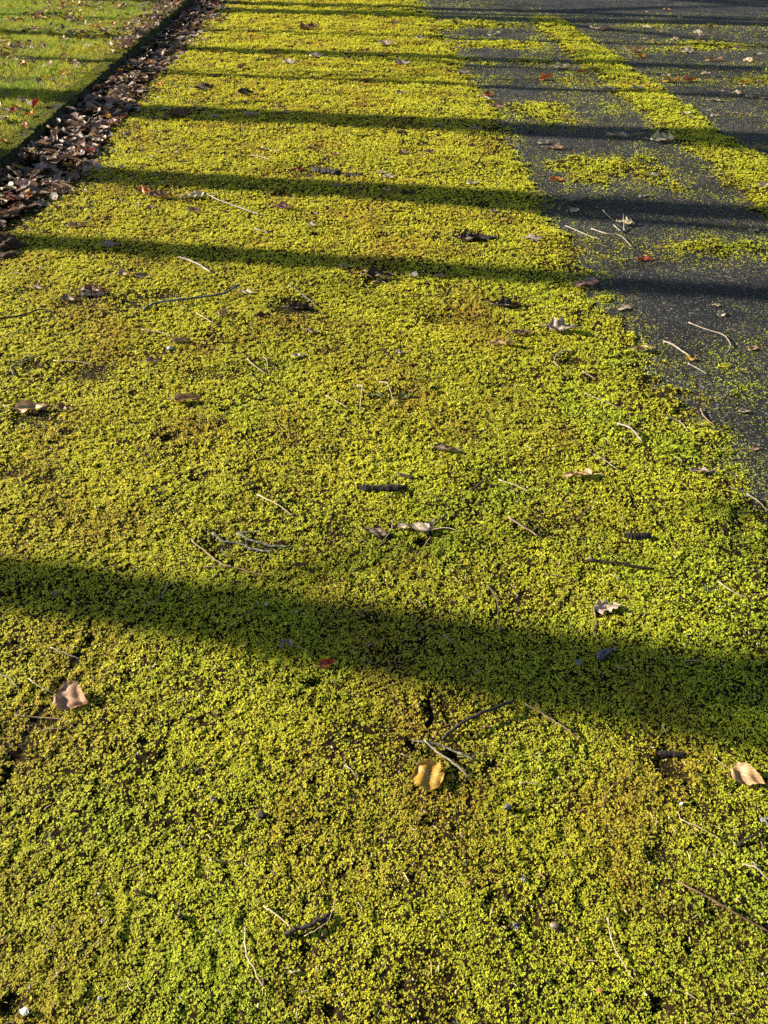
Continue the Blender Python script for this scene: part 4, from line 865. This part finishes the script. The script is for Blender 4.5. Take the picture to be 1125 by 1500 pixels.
T([(770, 776), (774, 768), (783, 769), (797, 782)], 2.4, 'dark', 'small dark curl of bark beside the straight tan twig', arch=.010)
T([(860, 822), (905, 828), (957, 835)], 2.4, 'dark', 'straight dark twig with a pale end on the right', [([(860, 822), (864, 823)], 2.8, 'pale')], arch=.003, taper=1.0)
T([(798, 842), (828, 847), (852, 854)], 1.3, 'brown', 'faint brown stalk left of the straight dark twig')
T([(1053, 850), (1074, 867), (1100, 878)], 1.5, 'pale', 'pale bent stalk near the right edge above the nearest shadow')
T([(312, 784), (328, 794), (352, 797), (372, 805), (402, 812)], 2.8, 'lichen', 'broken knotted grey twig, lower of the pair left of centre', [([(327, 802), (326, 810), (331, 821)], 2.0)], arch=.004, taper=.8)
T([(347, 783), (370, 793), (398, 800), (426, 802)], 2.8, 'lichen', 'broken grey twig, upper of the pair left of centre', [([(350, 780), (386, 784)], 2.2)], arch=.004, taper=.9)
T([(281, 794), (303, 811), (322, 827), (358, 838), (390, 848)], 1.9, 'tan', 'long thin tan stalk below the broken grey twigs', arch=.004)
T([(298, 831), (320, 833), (342, 834)], 1.6, 'brown', 'short brown stalk at the upper edge of the nearest shadow')
T([(378, 727), (405, 742), (430, 757)], 1.6, 'straw', 'straw-coloured stalk lying alone left of the black bark slab', arch=.004)
T([(524, 568), (531, 578), (530, 590), (527, 603)], 2.2, 'pale', 'pale arched stalk standing over its shadow, left of the two', arch=.028)
T([(556, 562), (568, 571), (573, 583), (579, 597)], 2.0, 'pale', 'pale arched stalk standing over olive leaves, right of the two', arch=.022)
T([(477, 580), (494, 591), (511, 601)], 1.6, 'straw', 'straight straw stalk left of the arched stalks')
T([(508, 622), (545, 625), (578, 625)], 1.2, 'brown', 'hair-thin brown stalk below the arched stalks')
T([(688, 719), (702, 711), (715, 697)], 2.8, 'brown', 'short thick brown twig right of the black bark slab', arch=.004)
T([(730, 702), (755, 711), (777, 722)], 1.5, 'straw', 'straw stalk right of the short thick brown twig')
T([(845, 761), (860, 747), (874, 731)], 1.2, 'tan', 'thin stalk below the tan oval leaf')
T([(904, 624), (922, 633), (940, 648)], 2.6, 'pale', 'thick bleached twig near the right with an upright spur', [([(921, 630), (921, 612)], 1.4), ([(926, 637), (940, 634)], 1.2)], arch=.008, taper=.9)
T([(975, 612), (997, 616), (1008, 632)], 1.6, 'pale', 'pale hooked stalk near the right edge')
T([(966, 609), (990, 612), (1018, 619)], 1.4, 'brown', 'thin brown stalk above the pale hooked stalk')
T([(1027, 597), (1032, 608), (1047, 621)], 1.9, 'tan', 'short tan crooked stalk near the right edge below the bare asphalt')
T([(972, 498), (990, 507), (1012, 521)], 2.3, 'pale', 'straight pale twig at the lower edge of the bare asphalt', arch=.004, taper=.9)
T([(1008, 531), (1022, 537), (1037, 546)], 1.9, 'pale', 'short pale twig in line with the straight pale twig')
T([(1009, 471), (1038, 482), (1060, 490), (1070, 503), (1067, 513)], 1.8, 'pale', 'long pale crooked stalk on the asphalt right of the bare patch', arch=.004)
T([(855, 577), (880, 587), (906, 598)], 1.6, 'pale', 'straight pale stalk at the moss edge below the looped stalk')
T([(838, 516), (822, 518), (812, 529), (817, 541)], 2.2, 'pale', 'pale looped stalk at the moss edge', arch=.006)
T([(853, 544), (868, 552), (874, 553), (881, 545)], 1.7, 'tan', 'small forked tan stalk right of the looped stalk', arch=.004)
T([(211, 456), (232, 448), (288, 443), (326, 438), (350, 425)], 3.3, 'lichen', 'long arched lichen-grey twig left of centre', [([(262, 446), (275, 456)], 1.4), ([(262, 444), (258, 438)], 1.4), ([(274, 443), (276, 437)], 1.3)], arch=.010, lift=.015, taper=.9)
T([(261, 378), (284, 387), (311, 401)], 3.0, 'pale', 'thick bleached twig lying across the second shadow edge', arch=.006, taper=.9)
T([(424, 421), (440, 432), (466, 448)], 2.2, 'lichen', 'grey crooked twig beside dark scraps below the second shadow', [([(432, 426), (460, 413)], 1.6, 'brown')], arch=.004)
T([(22, 552), (17, 543), (30, 533), (58, 525)], 3.0, 'lichen', 'thick curved grey twig at the left edge', arch=.004)
T([(80, 529), (108, 530), (140, 534)], 1.9, 'straw', 'straw-coloured stalk right of the thick curved grey twig')
T([(-6, 472), (30, 464), (62, 456), (82, 459)], 2.6, 'dark', 'dark twig running in from the left edge', arch=.003)
T([(288, 459), (300, 467), (314, 476)], 1.5, 'straw', None); T([(362, 527), (374, 536), (390, 546)], 1.5, 'straw', 'straw stalk, lower of a small pair in the middle left')
T([(385, 523), (391, 530), (392, 541)], 1.5, 'pale', 'short upright pale stalk of a small pair in the middle left', arch=.01)
T([(208, 484), (232, 487), (253, 494)], 1.5, 'pale', None); T([(534, 399), (552, 406), (566, 414)], 1.6, 'pale', 'pale stalk over the dark leaf below the second shadow', arch=.006); T([(545, 413), (560, 408), (578, 404)], 1.5, 'straw', 'straw stalk crossing the dark leaf below the second shadow', arch=.006)
T([(265, 292), (292, 287), (330, 299), (386, 318)], 2.2, 'pale', 'long pale twig below the third shadow on the left', [([(292, 288), (328, 288)], 1.4)], arch=.01)
T([(205, 279), (225, 273), (248, 266)], 1.3, 'pale', None); T([(383, 217), (398, 220), (412, 223)], 1.6, 'pale', None); T([(369, 227), (382, 230), (396, 235)], 1.7, 'pale', None); T([(374, 337), (396, 342)], 1.5, 'pale', None)
T([(829, 329), (858, 342), (880, 350)], 1.5, 'pale', None); T([(866, 333), (888, 342), (908, 345), (926, 360)], 1.7, 'pale', 'long pale bent stalk just above the second shadow on the right', arch=.006)
T([(899, 328), (908, 338), (915, 336)], 1.5, 'pale', None, arch=.006); T([(915, 337), (912, 320), (920, 316)], 1.5, 'pale', 'pale curled stalk standing up beside a cream leaf', arch=.03)
T([(209, 680), (217, 664), (230, 657), (254, 647)], 1.7, 'brown', 'curved brown stalk lying left of centre', arch=.006); T([(68, 733), (82, 730), (94, 724)], 1.6, 'brown', None)
T([(0, 989), (14, 994), (27, 1009)], 1.5, 'pale', 'pale curved stalk at the left edge above the crack'); T([(22, 1048), (60, 1050), (92, 1054), (110, 1066)], 1.3, 'tan', 'thin stalk crossing the crack below the heart-shaped leaf'); T([(56, 1071), (70, 1067), (94, 1066)], 1.2, 'straw', 'short straw stalk right of the crack')
T([(75, 950), (95, 958), (119, 965)], 1.5, 'pale', 'pale stalk lying above the heart-shaped leaf'); T([(504, 1122), (514, 1129), (523, 1139)], 1.8, 'pale', 'short pale stalk left of the ochre leaf'); T([(650, 930), (655, 935), (661, 944)], 2.2, 'pale', 'stubby pale stalk inside the nearest shadow')
T([(761, 1150), (790, 1150)], 1.3, 'straw', None); T([(1004, 1454), (1020, 1464)], 1.8, 'straw', 'short pale stalk at the bottom right'); T([(80, 1438), (90, 1424), (98, 1411)], 1.3, 'straw', 'thin straw stalk at the lower left'); T([(-3, 1385), (13, 1369)], 1.3, 'straw', 'short straw stalk at the lower left edge')
T([(318, 1263), (345, 1264), (375, 1252), (400, 1240)], 1.2, 'brown', 'hair-thin brown stalk in the left foreground'); T([(358, 1265), (374, 1277)], 1.6, 'pale', 'short pale stalk below the hair-thin brown stalk'); T([(262, 1236), (268, 1244)], 1.9, 'pale', 'tiny pale stub in the left foreground')
T([(1094, 721), (1110, 732), (1128, 748)], 1.8, 'pale', 'pale straight stalk at the right edge above the nearest shadow'); T([(525, 1323), (530, 1332), (526, 1345)], 1.2, 'straw', 'thin curved stalk right of the bark-covered twig'); T([(470, 1343), (478, 1338)], 1.2, 'straw', 'tiny pale chip stalk behind the bark-covered twig')
T([(630, 788), (620, 800), (612, 816)], 1.3, 'straw', 'short stalk below the pale torn leaf'); T([(574, 766), (573, 783), (553, 806)], 1.3, 'straw', 'curved stalk crossing the narrow grey-brown leaf', arch=.008); T([(628, 779), (655, 761)], 2.2, 'dark', 'short dark twig sticking out behind the pale torn leaf', lift=.012, taper=1.0)
T([(1102, 872), (1128, 874)], 1.6, 'brown', 'short red-brown stalk at the right edge above the nearest shadow'); T([(905, 690), (880, 672), (869, 664)], 1.2, 'pale', None); T([(780, 662), (768, 655)], 1.3, 'pale', None)
T([(895, 843), (907, 850)], 1.4, 'pale', None); T([(1003, 968), (1030, 970)], 1.2, 'pale', 'short pale stalk at the right inside the nearest shadow'); T([(968, 1065), (976, 1076)], 1.5, 'pale', 'short pale stub below the nearest shadow on the right'); T([(905, 1338), (868, 1352)], 1.2, 'lichen', 'short grey stub left of the curved pale stalk')
T([(902, 980), (922, 981)], 1.3, 'pale', None); T([(960, 788), (915, 785), (940, 775)], 1.0, 'tan', 'hair-thin stalk behind the black wood stub'); T([(700, 140), (712, 141), (718, 147)], 1.7, 'pale', None); T([(400, 160), (418, 160), (440, 155)], 1.5, 'brown', None)
T([(375, 90), (398, 86), (416, 82)], 2.0, 'dark', None); T([(283, 160), (290, 150), (291, 147)], 1.4, 'pale', None, arch=.02); T([(500, 202), (545, 197), (568, 194)], 1.4, 'dark', None); T([(660, 420), (690, 415)], 1.4, 'brown', None); T([(560, 437), (615, 436), (660, 431)], 1.3, 'brown', None)

# ------------------------------------------------------------------ bark pieces, stones and other small things
def lump(name, px, py, wpx, sx, sy, sz, mat, label, cat, seed, rough=.18, ang=0, sub=2, lift=0.0, group=None):
    r = np.random.default_rng(seed); bm = bmesh.new(); bmesh.ops.create_icosphere(bm, subdivisions=sub, radius=.5)
    V = np.array([v.co[:] for v in bm.verts]); ph = r.uniform(0, 6.28, 9)
    nrm = V / np.linalg.norm(V, axis=1)[:, None]
    d = np.zeros(len(V))
    for k in range(9):                         # chipped facets
        a = r.normal(size=3); a /= np.linalg.norm(a); dd = nrm @ a; d -= np.clip(dd - r.uniform(.35, .7), 0, 1) * .9
    d += rough * .5 * np.sin(nrm[:, 0] * 9 + ph[0]) * np.sin(nrm[:, 1] * 8 + ph[1]) + rough * .3 * np.sin(nrm[:, 2] * 15 + ph[2] + nrm[:, 0] * 7)
    V = V * (1 + d)[:, None] * np.array([sx, sy, sz])
    for v, c in zip(bm.verts, V): v.co = c
    me = bpy.data.meshes.new(name); bm.to_mesh(me); bm.free()
    for p in me.polygons: p.use_smooth = False
    x, y = ground(px, py); L = metres(py, wpx)
    o = obj(name, me, M[mat]); o.scale = (L, L, L); o.rotation_euler = (0, 0, math.radians(ang))
    o.location = (x, y, rest(x, y) - V[:, 2].min() * L - .30 * L * sz + lift + .004)
    tag(o, label, cat, group); return o
def bark_slab(px0, py0, px1, py1, wr, th, mat, label, seed, name='bark_piece'):
    """a curved splinter of bark between two points"""
    r = random.Random(seed); a = Vector((*ground(px0, py0), 0)); b = Vector((*ground(px1, py1), 0)); L = (b - a).length; n = 22; m = 5; V = []; Fc = []
    prof = [min(1, t * 7, (1 - t) * 6) for t in [i / n for i in range(n + 1)]]
    for lay in (0, 1):
        for i in range(n + 1):
            t = i / n; w = L * wr * .5 * max(.15, prof[i]) * (1 + r.gauss(0, .10))
            for j in range(m + 1):
                s_ = j / m * 2 - 1
                V.append((L * (t - .5) + r.gauss(0, L * .004), s_ * w, L * th * (1 - .8 * s_ * s_) + (L * .015 * r.random()) - (L * .04 if lay else 0)))
    B = (n + 1) * (m + 1)
    for i in range(n):
        for j in range(m):
            q = (i * (m + 1) + j, (i + 1) * (m + 1) + j, (i + 1) * (m + 1) + j + 1, i * (m + 1) + j + 1)
            Fc.append(q); Fc.append(tuple(B + k for k in reversed(q)))
    for i in range(n):
        Fc.append((i * (m + 1), B + i * (m + 1), B + (i + 1) * (m + 1), (i + 1) * (m + 1)))
        k = m; Fc.append(((i + 1) * (m + 1) + k, B + (i + 1) * (m + 1) + k, B + i * (m + 1) + k, i * (m + 1) + k))
    me = bpy.data.meshes.new(name); me.from_pydata(V, [], Fc); o = obj(name, me, M[mat])
    c = (a + b) / 2; o.location = (c.x, c.y, rest(c.x, c.y) + L * .06); o.rotation_euler = (0, 0, math.atan2(b.y - a.y, b.x - a.x))
    tag(o, label, 'bark', 'bark scraps on the moss'); return o
bark_slab(523, 720, 596, 720, .13, .07, 'dark', 'flat black bark slab lying in the middle of the moss', 1)
bark_slab(913, 789, 953, 788, .30, .22, 'dark', 'short black wood stub casting a shadow on the right', 2)
bark_slab(583, 697, 606, 703, .22, .12, 'dark', 'small dark bark chip above the flat black slab', 3)
bark_slab(960, 1103, 1005, 1105, .18, .10, 'dark', 'dark bark chip in the foreground left of the orange-brown leaf', 4)
bark_slab(457, 251, 500, 256, .25, .10, 'dark', 'dark bark scrap above the third tree shadow', 5)
bark_slab(502, 256, 532, 258, .25, .10, 'dark', 'dark bark scrap beside another, above the third tree shadow', 6)
bark_slab(680, 346, 725, 351, .25, .10, 'dark', 'dark bark scrap between the second and third shadows, right of middle', 7)
bark_slab(1068, 1135, 1090, 1128, .2, .1, 'dark', 'small dark bark chip beside the orange-brown leaf', 8)
bark_slab(118, 432, 160, 434, .2, .1, 'dark', 'dark bark scrap under a brown leaf on the left', 9)
ST = 'pebbles on the moss'
lump('pebble', 311, 1172, 17, 1, .8, .75, 'stone_tan', 'small tan pebble in the left foreground', 'pebble', 1, group=ST)
lump('pebble', 384, 1192, 18, 1, .9, .7, 'stone_dark', 'dark brown pebble right of the small tan pebble', 'pebble', 2, group=ST)
lump('pebble', 204, 1309, 14, .85, .8, 1.1, 'stone_dark', 'dark upright pebble at lower left casting a shadow', 'pebble', 3, group=ST)
lump('pebble', 265, 1347, 13, 1, .8, .8, 'stone_dark', 'dark pebble beside a flattened scrap at lower left', 'pebble', 4, group=ST)
lump('pebble', 812, 1358, 18, .95, .85, .95, 'stone_tan', 'pale tan angular stone casting a shadow in the right foreground', 'pebble', 5, group=ST)
lump('pebble', 767, 1290, 15, 1, .85, .85, 'stone_grey', 'speckled grey pebble above the pale tan stone', 'pebble', 6, .3, group=ST)
lump('pebble', 741, 1187, 18, 1.05, .75, .6, 'stone_grey', 'flat grey pebble below the crossed twigs', 'pebble', 7, group=ST)
lump('pebble', 999, 1180, 9, 1, .8, .9, 'stone_white', 'tiny white pebble left of the orange-brown leaf', 'pebble', 8, group=ST)
lump('pebble', 756, 1357, 13, 1, .8, .7, 'stone_grey', 'small grey pebble left of the pale tan stone', 'pebble', 9, group=ST)
lump('pebble', 876, 1453, 12, 1, .7, .6, 'orange', 'small orange-brown pebble near the bottom edge', 'pebble', 10, group=ST)
lump('pebble', 847, 972, 14, 1, .8, .7, 'stone_grey', 'whitish grey pebble in the nearest shadow beside the slug', 'pebble', 11, .35, group=ST)
lump('pebble', 731, 922, 10, 1, .8, .9, 'stone_grey', 'grey pebble in the nearest shadow below a brown stalk', 'pebble', 12, group=ST)
lump('pebble', 391, 887, 7, 1, .8, .9, 'stone_white', 'tiny white pebble in the nearest shadow', 'pebble', 13, group=ST)
lump('pebble', 148, 1464, 9, 1, .8, .9, 'stone_white', 'tiny white pebble right of the milky glass chip', 'pebble', 14, group=ST)
lump('pebble', 151, 1349, 7, 1, .8, .6, 'stone_white', 'tiny white pebble above the milky glass chip', 'pebble', 15, group=ST)
lump('pebble', 543, 973, 8, 1, .8, .7, 'stone_grey', 'tiny grey pebble at the lower edge of the nearest shadow', 'pebble', 16, group=ST)
lump('pebble', 1107, 1272, 14, 1, .8, .8, 'stone_grey', 'grey pebble at the right edge under the straw stalk', 'pebble', 17, group=ST)
lump('pebble', 1118, 1203, 14, 1, .8, .7, 'stone_grey', 'grey pebble at the right edge under the dark twig end', 'pebble', 18, group=ST)
lump('pebble', 80, 873, 15, 1.1, .7, .5, 'stone_grey', 'dull grey pebble sunk in the nearest shadow on the left', 'pebble', 19, group=ST)
lump('pebble', 248, 511, 15, 1.1, .8, .6, 'stone_white', 'whitish pebble left of centre by the pinkish rolled leaf', 'pebble', 20, group=ST)
lump('pebble', 952, 545, 12, 1, .8, .8, 'stone_white', 'white crumb lying below the bare asphalt patch', 'pebble', 21, group=ST)
lump('pebble', 853, 790, 8, 1, .8, .6, 'stone_dark', 'tiny dark pebble left of the black wood stub', 'pebble', 22, group=ST)
lump('glass_chip', 37, 1484, 24, 1.1, .8, .55, 'glass', 'milky white translucent chip in the lower left corner', 'glass chip', 30, .1, 25, 2)
lump('earth_clod', 8, 362, 44, 1.1, .8, .75, 'clod', 'crumbly brown clod of earth at the left edge below the drift', 'clod', 31, .5, sub=4)
lump('earth_clod', 8, 374, 26, 1.2, .8, .5, 'clod', 'smaller brown clod just below the big one at the left edge', 'clod', 32, .5, sub=3)
# slug: one tapering body, curved, with a narrower head end
sp = [(877, 968), (879, 963), (883, 960), (889, 957), (896, 957)]
G = [ground(*p) for p in sp]; L = metres(963, 1)
P = smooth_path([(x, y, rest(x, y) + .007) for x, y in G], 4, 0, random)
rr = [L * 6.4 * (math.sin(math.pi * (.10 + .84 * (k / (len(P) - 1)) ** .8)) ** .6) for k in range(len(P))]
rr[-1] *= .6
c = P[0].copy(); slug = obj('slug', tube_mesh('slug', [p - c for p in P], rr, 12), M['slug']); slug.location = c
tag(slug, 'small dark bluish curved slug lying in the nearest shadow', 'slug')

# fine crumbs: broken straw, bud scales and grit between the moss shoots
Vs, Fs = [], []; Cs = []
r = random.Random(5)
zc = np.exp(rng.uniform(math.log(1.15), math.log(9), 4600)); dc = (zc - CAM_H * math.sin(PITCH)) / math.cos(PITCH); lc = rng.uniform(-1, 1, 4600) * (.5 * zc + .3)
XC, YC = lc * cY + dc * sY, -lc * sY + dc * cY; CVC = cover(XC, YC)
for k in range(4600):
    x, y, d = float(XC[k]), float(YC[k]), float(dc[k])
    if x < GUT + .1: continue
    z = float(height(np.array([x]), np.array([y]), CVC[k:k + 1])[0]) + .004; ln = r.uniform(.002, .009) * (1 + .12 * d) if r.random() < .75 else r.uniform(.01, .022); w = r.uniform(.0006, .0012) * (1 + .15 * d) if ln > .008 else r.uniform(.001, .003)
    a = r.uniform(0, 6.283); ti = r.gauss(.0, .3); ca, sa = math.cos(a), math.sin(a); n = len(Vs)
    for q in (-1, 0, 1):
        hx = ln * .5 * q
        for (u, v) in ((w, 0), (0, w), (-w, 0)):
            uu_ = u * (1 if q == 0 else .6); Vs.append((x + ca * hx - sa * uu_, y + sa * hx + ca * uu_, z + v + ti * hx + (.15 * ln if q == 0 else 0)))
    for q in (0, 3):
        for j in range(3): Fs.append((n + q + j, n + q + (j + 1) % 3, n + q + 3 + (j + 1) % 3, n + q + 3 + j))
    c_ = COL[r.choice(['dark', 'dark', 'brown', 'greybrown', 'tan', 'pale', 'cream', 'grey'])]; Cs += [(*c_, 1)] * 9
me = mesh_np('plant_crumbs', Vs, Fs); at = me.attributes.new('leaf_colour', 'FLOAT_COLOR', 'POINT'); at.data.foreach_set('color', np.array(Cs, np.float32).ravel())
tag(obj('plant_crumbs', me, mat_foliage('plant_crumb', 'leaf_colour', 'GEOMETRY', .1, .7)), 'fine broken straw and bud scales strewn through the moss', 'debris', kind='stuff')

# ------------------------------------------------------------------ alike neighbours are told apart by their order in the picture
def picture_x(o):
    p = o.location; c, s_ = math.cos(YAW), math.sin(YAW); x = p.x * c - p.y * s_; y = p.x * s_ + p.y * c
    return x / (y * math.cos(PITCH) + (CAM_H - p.z) * math.sin(PITCH))
same = {}
for o in C.objects:
    if o.parent is None and o.get('label') and o.get('category') in ('leaf', 'twig', 'pebble', 'bark'): same.setdefault(o['label'], []).append(o)
ORD = ['leftmost', 'second from left', 'third from left', 'fourth from left', 'fifth from left', 'sixth from left', 'seventh from left', 'eighth from left', 'ninth from left', 'tenth from left', 'eleventh from left', 'twelfth from left']
for lab, os_ in same.items():
    if len(os_) < 2: continue
    os_.sort(key=picture_x)
    for k, o in enumerate(os_):
        o['label'] = lab + ', ' + (('left one', 'right one')[k] if len(os_) == 2 else ('rightmost' if k == len(os_) - 1 else ORD[min(k, 11)]))
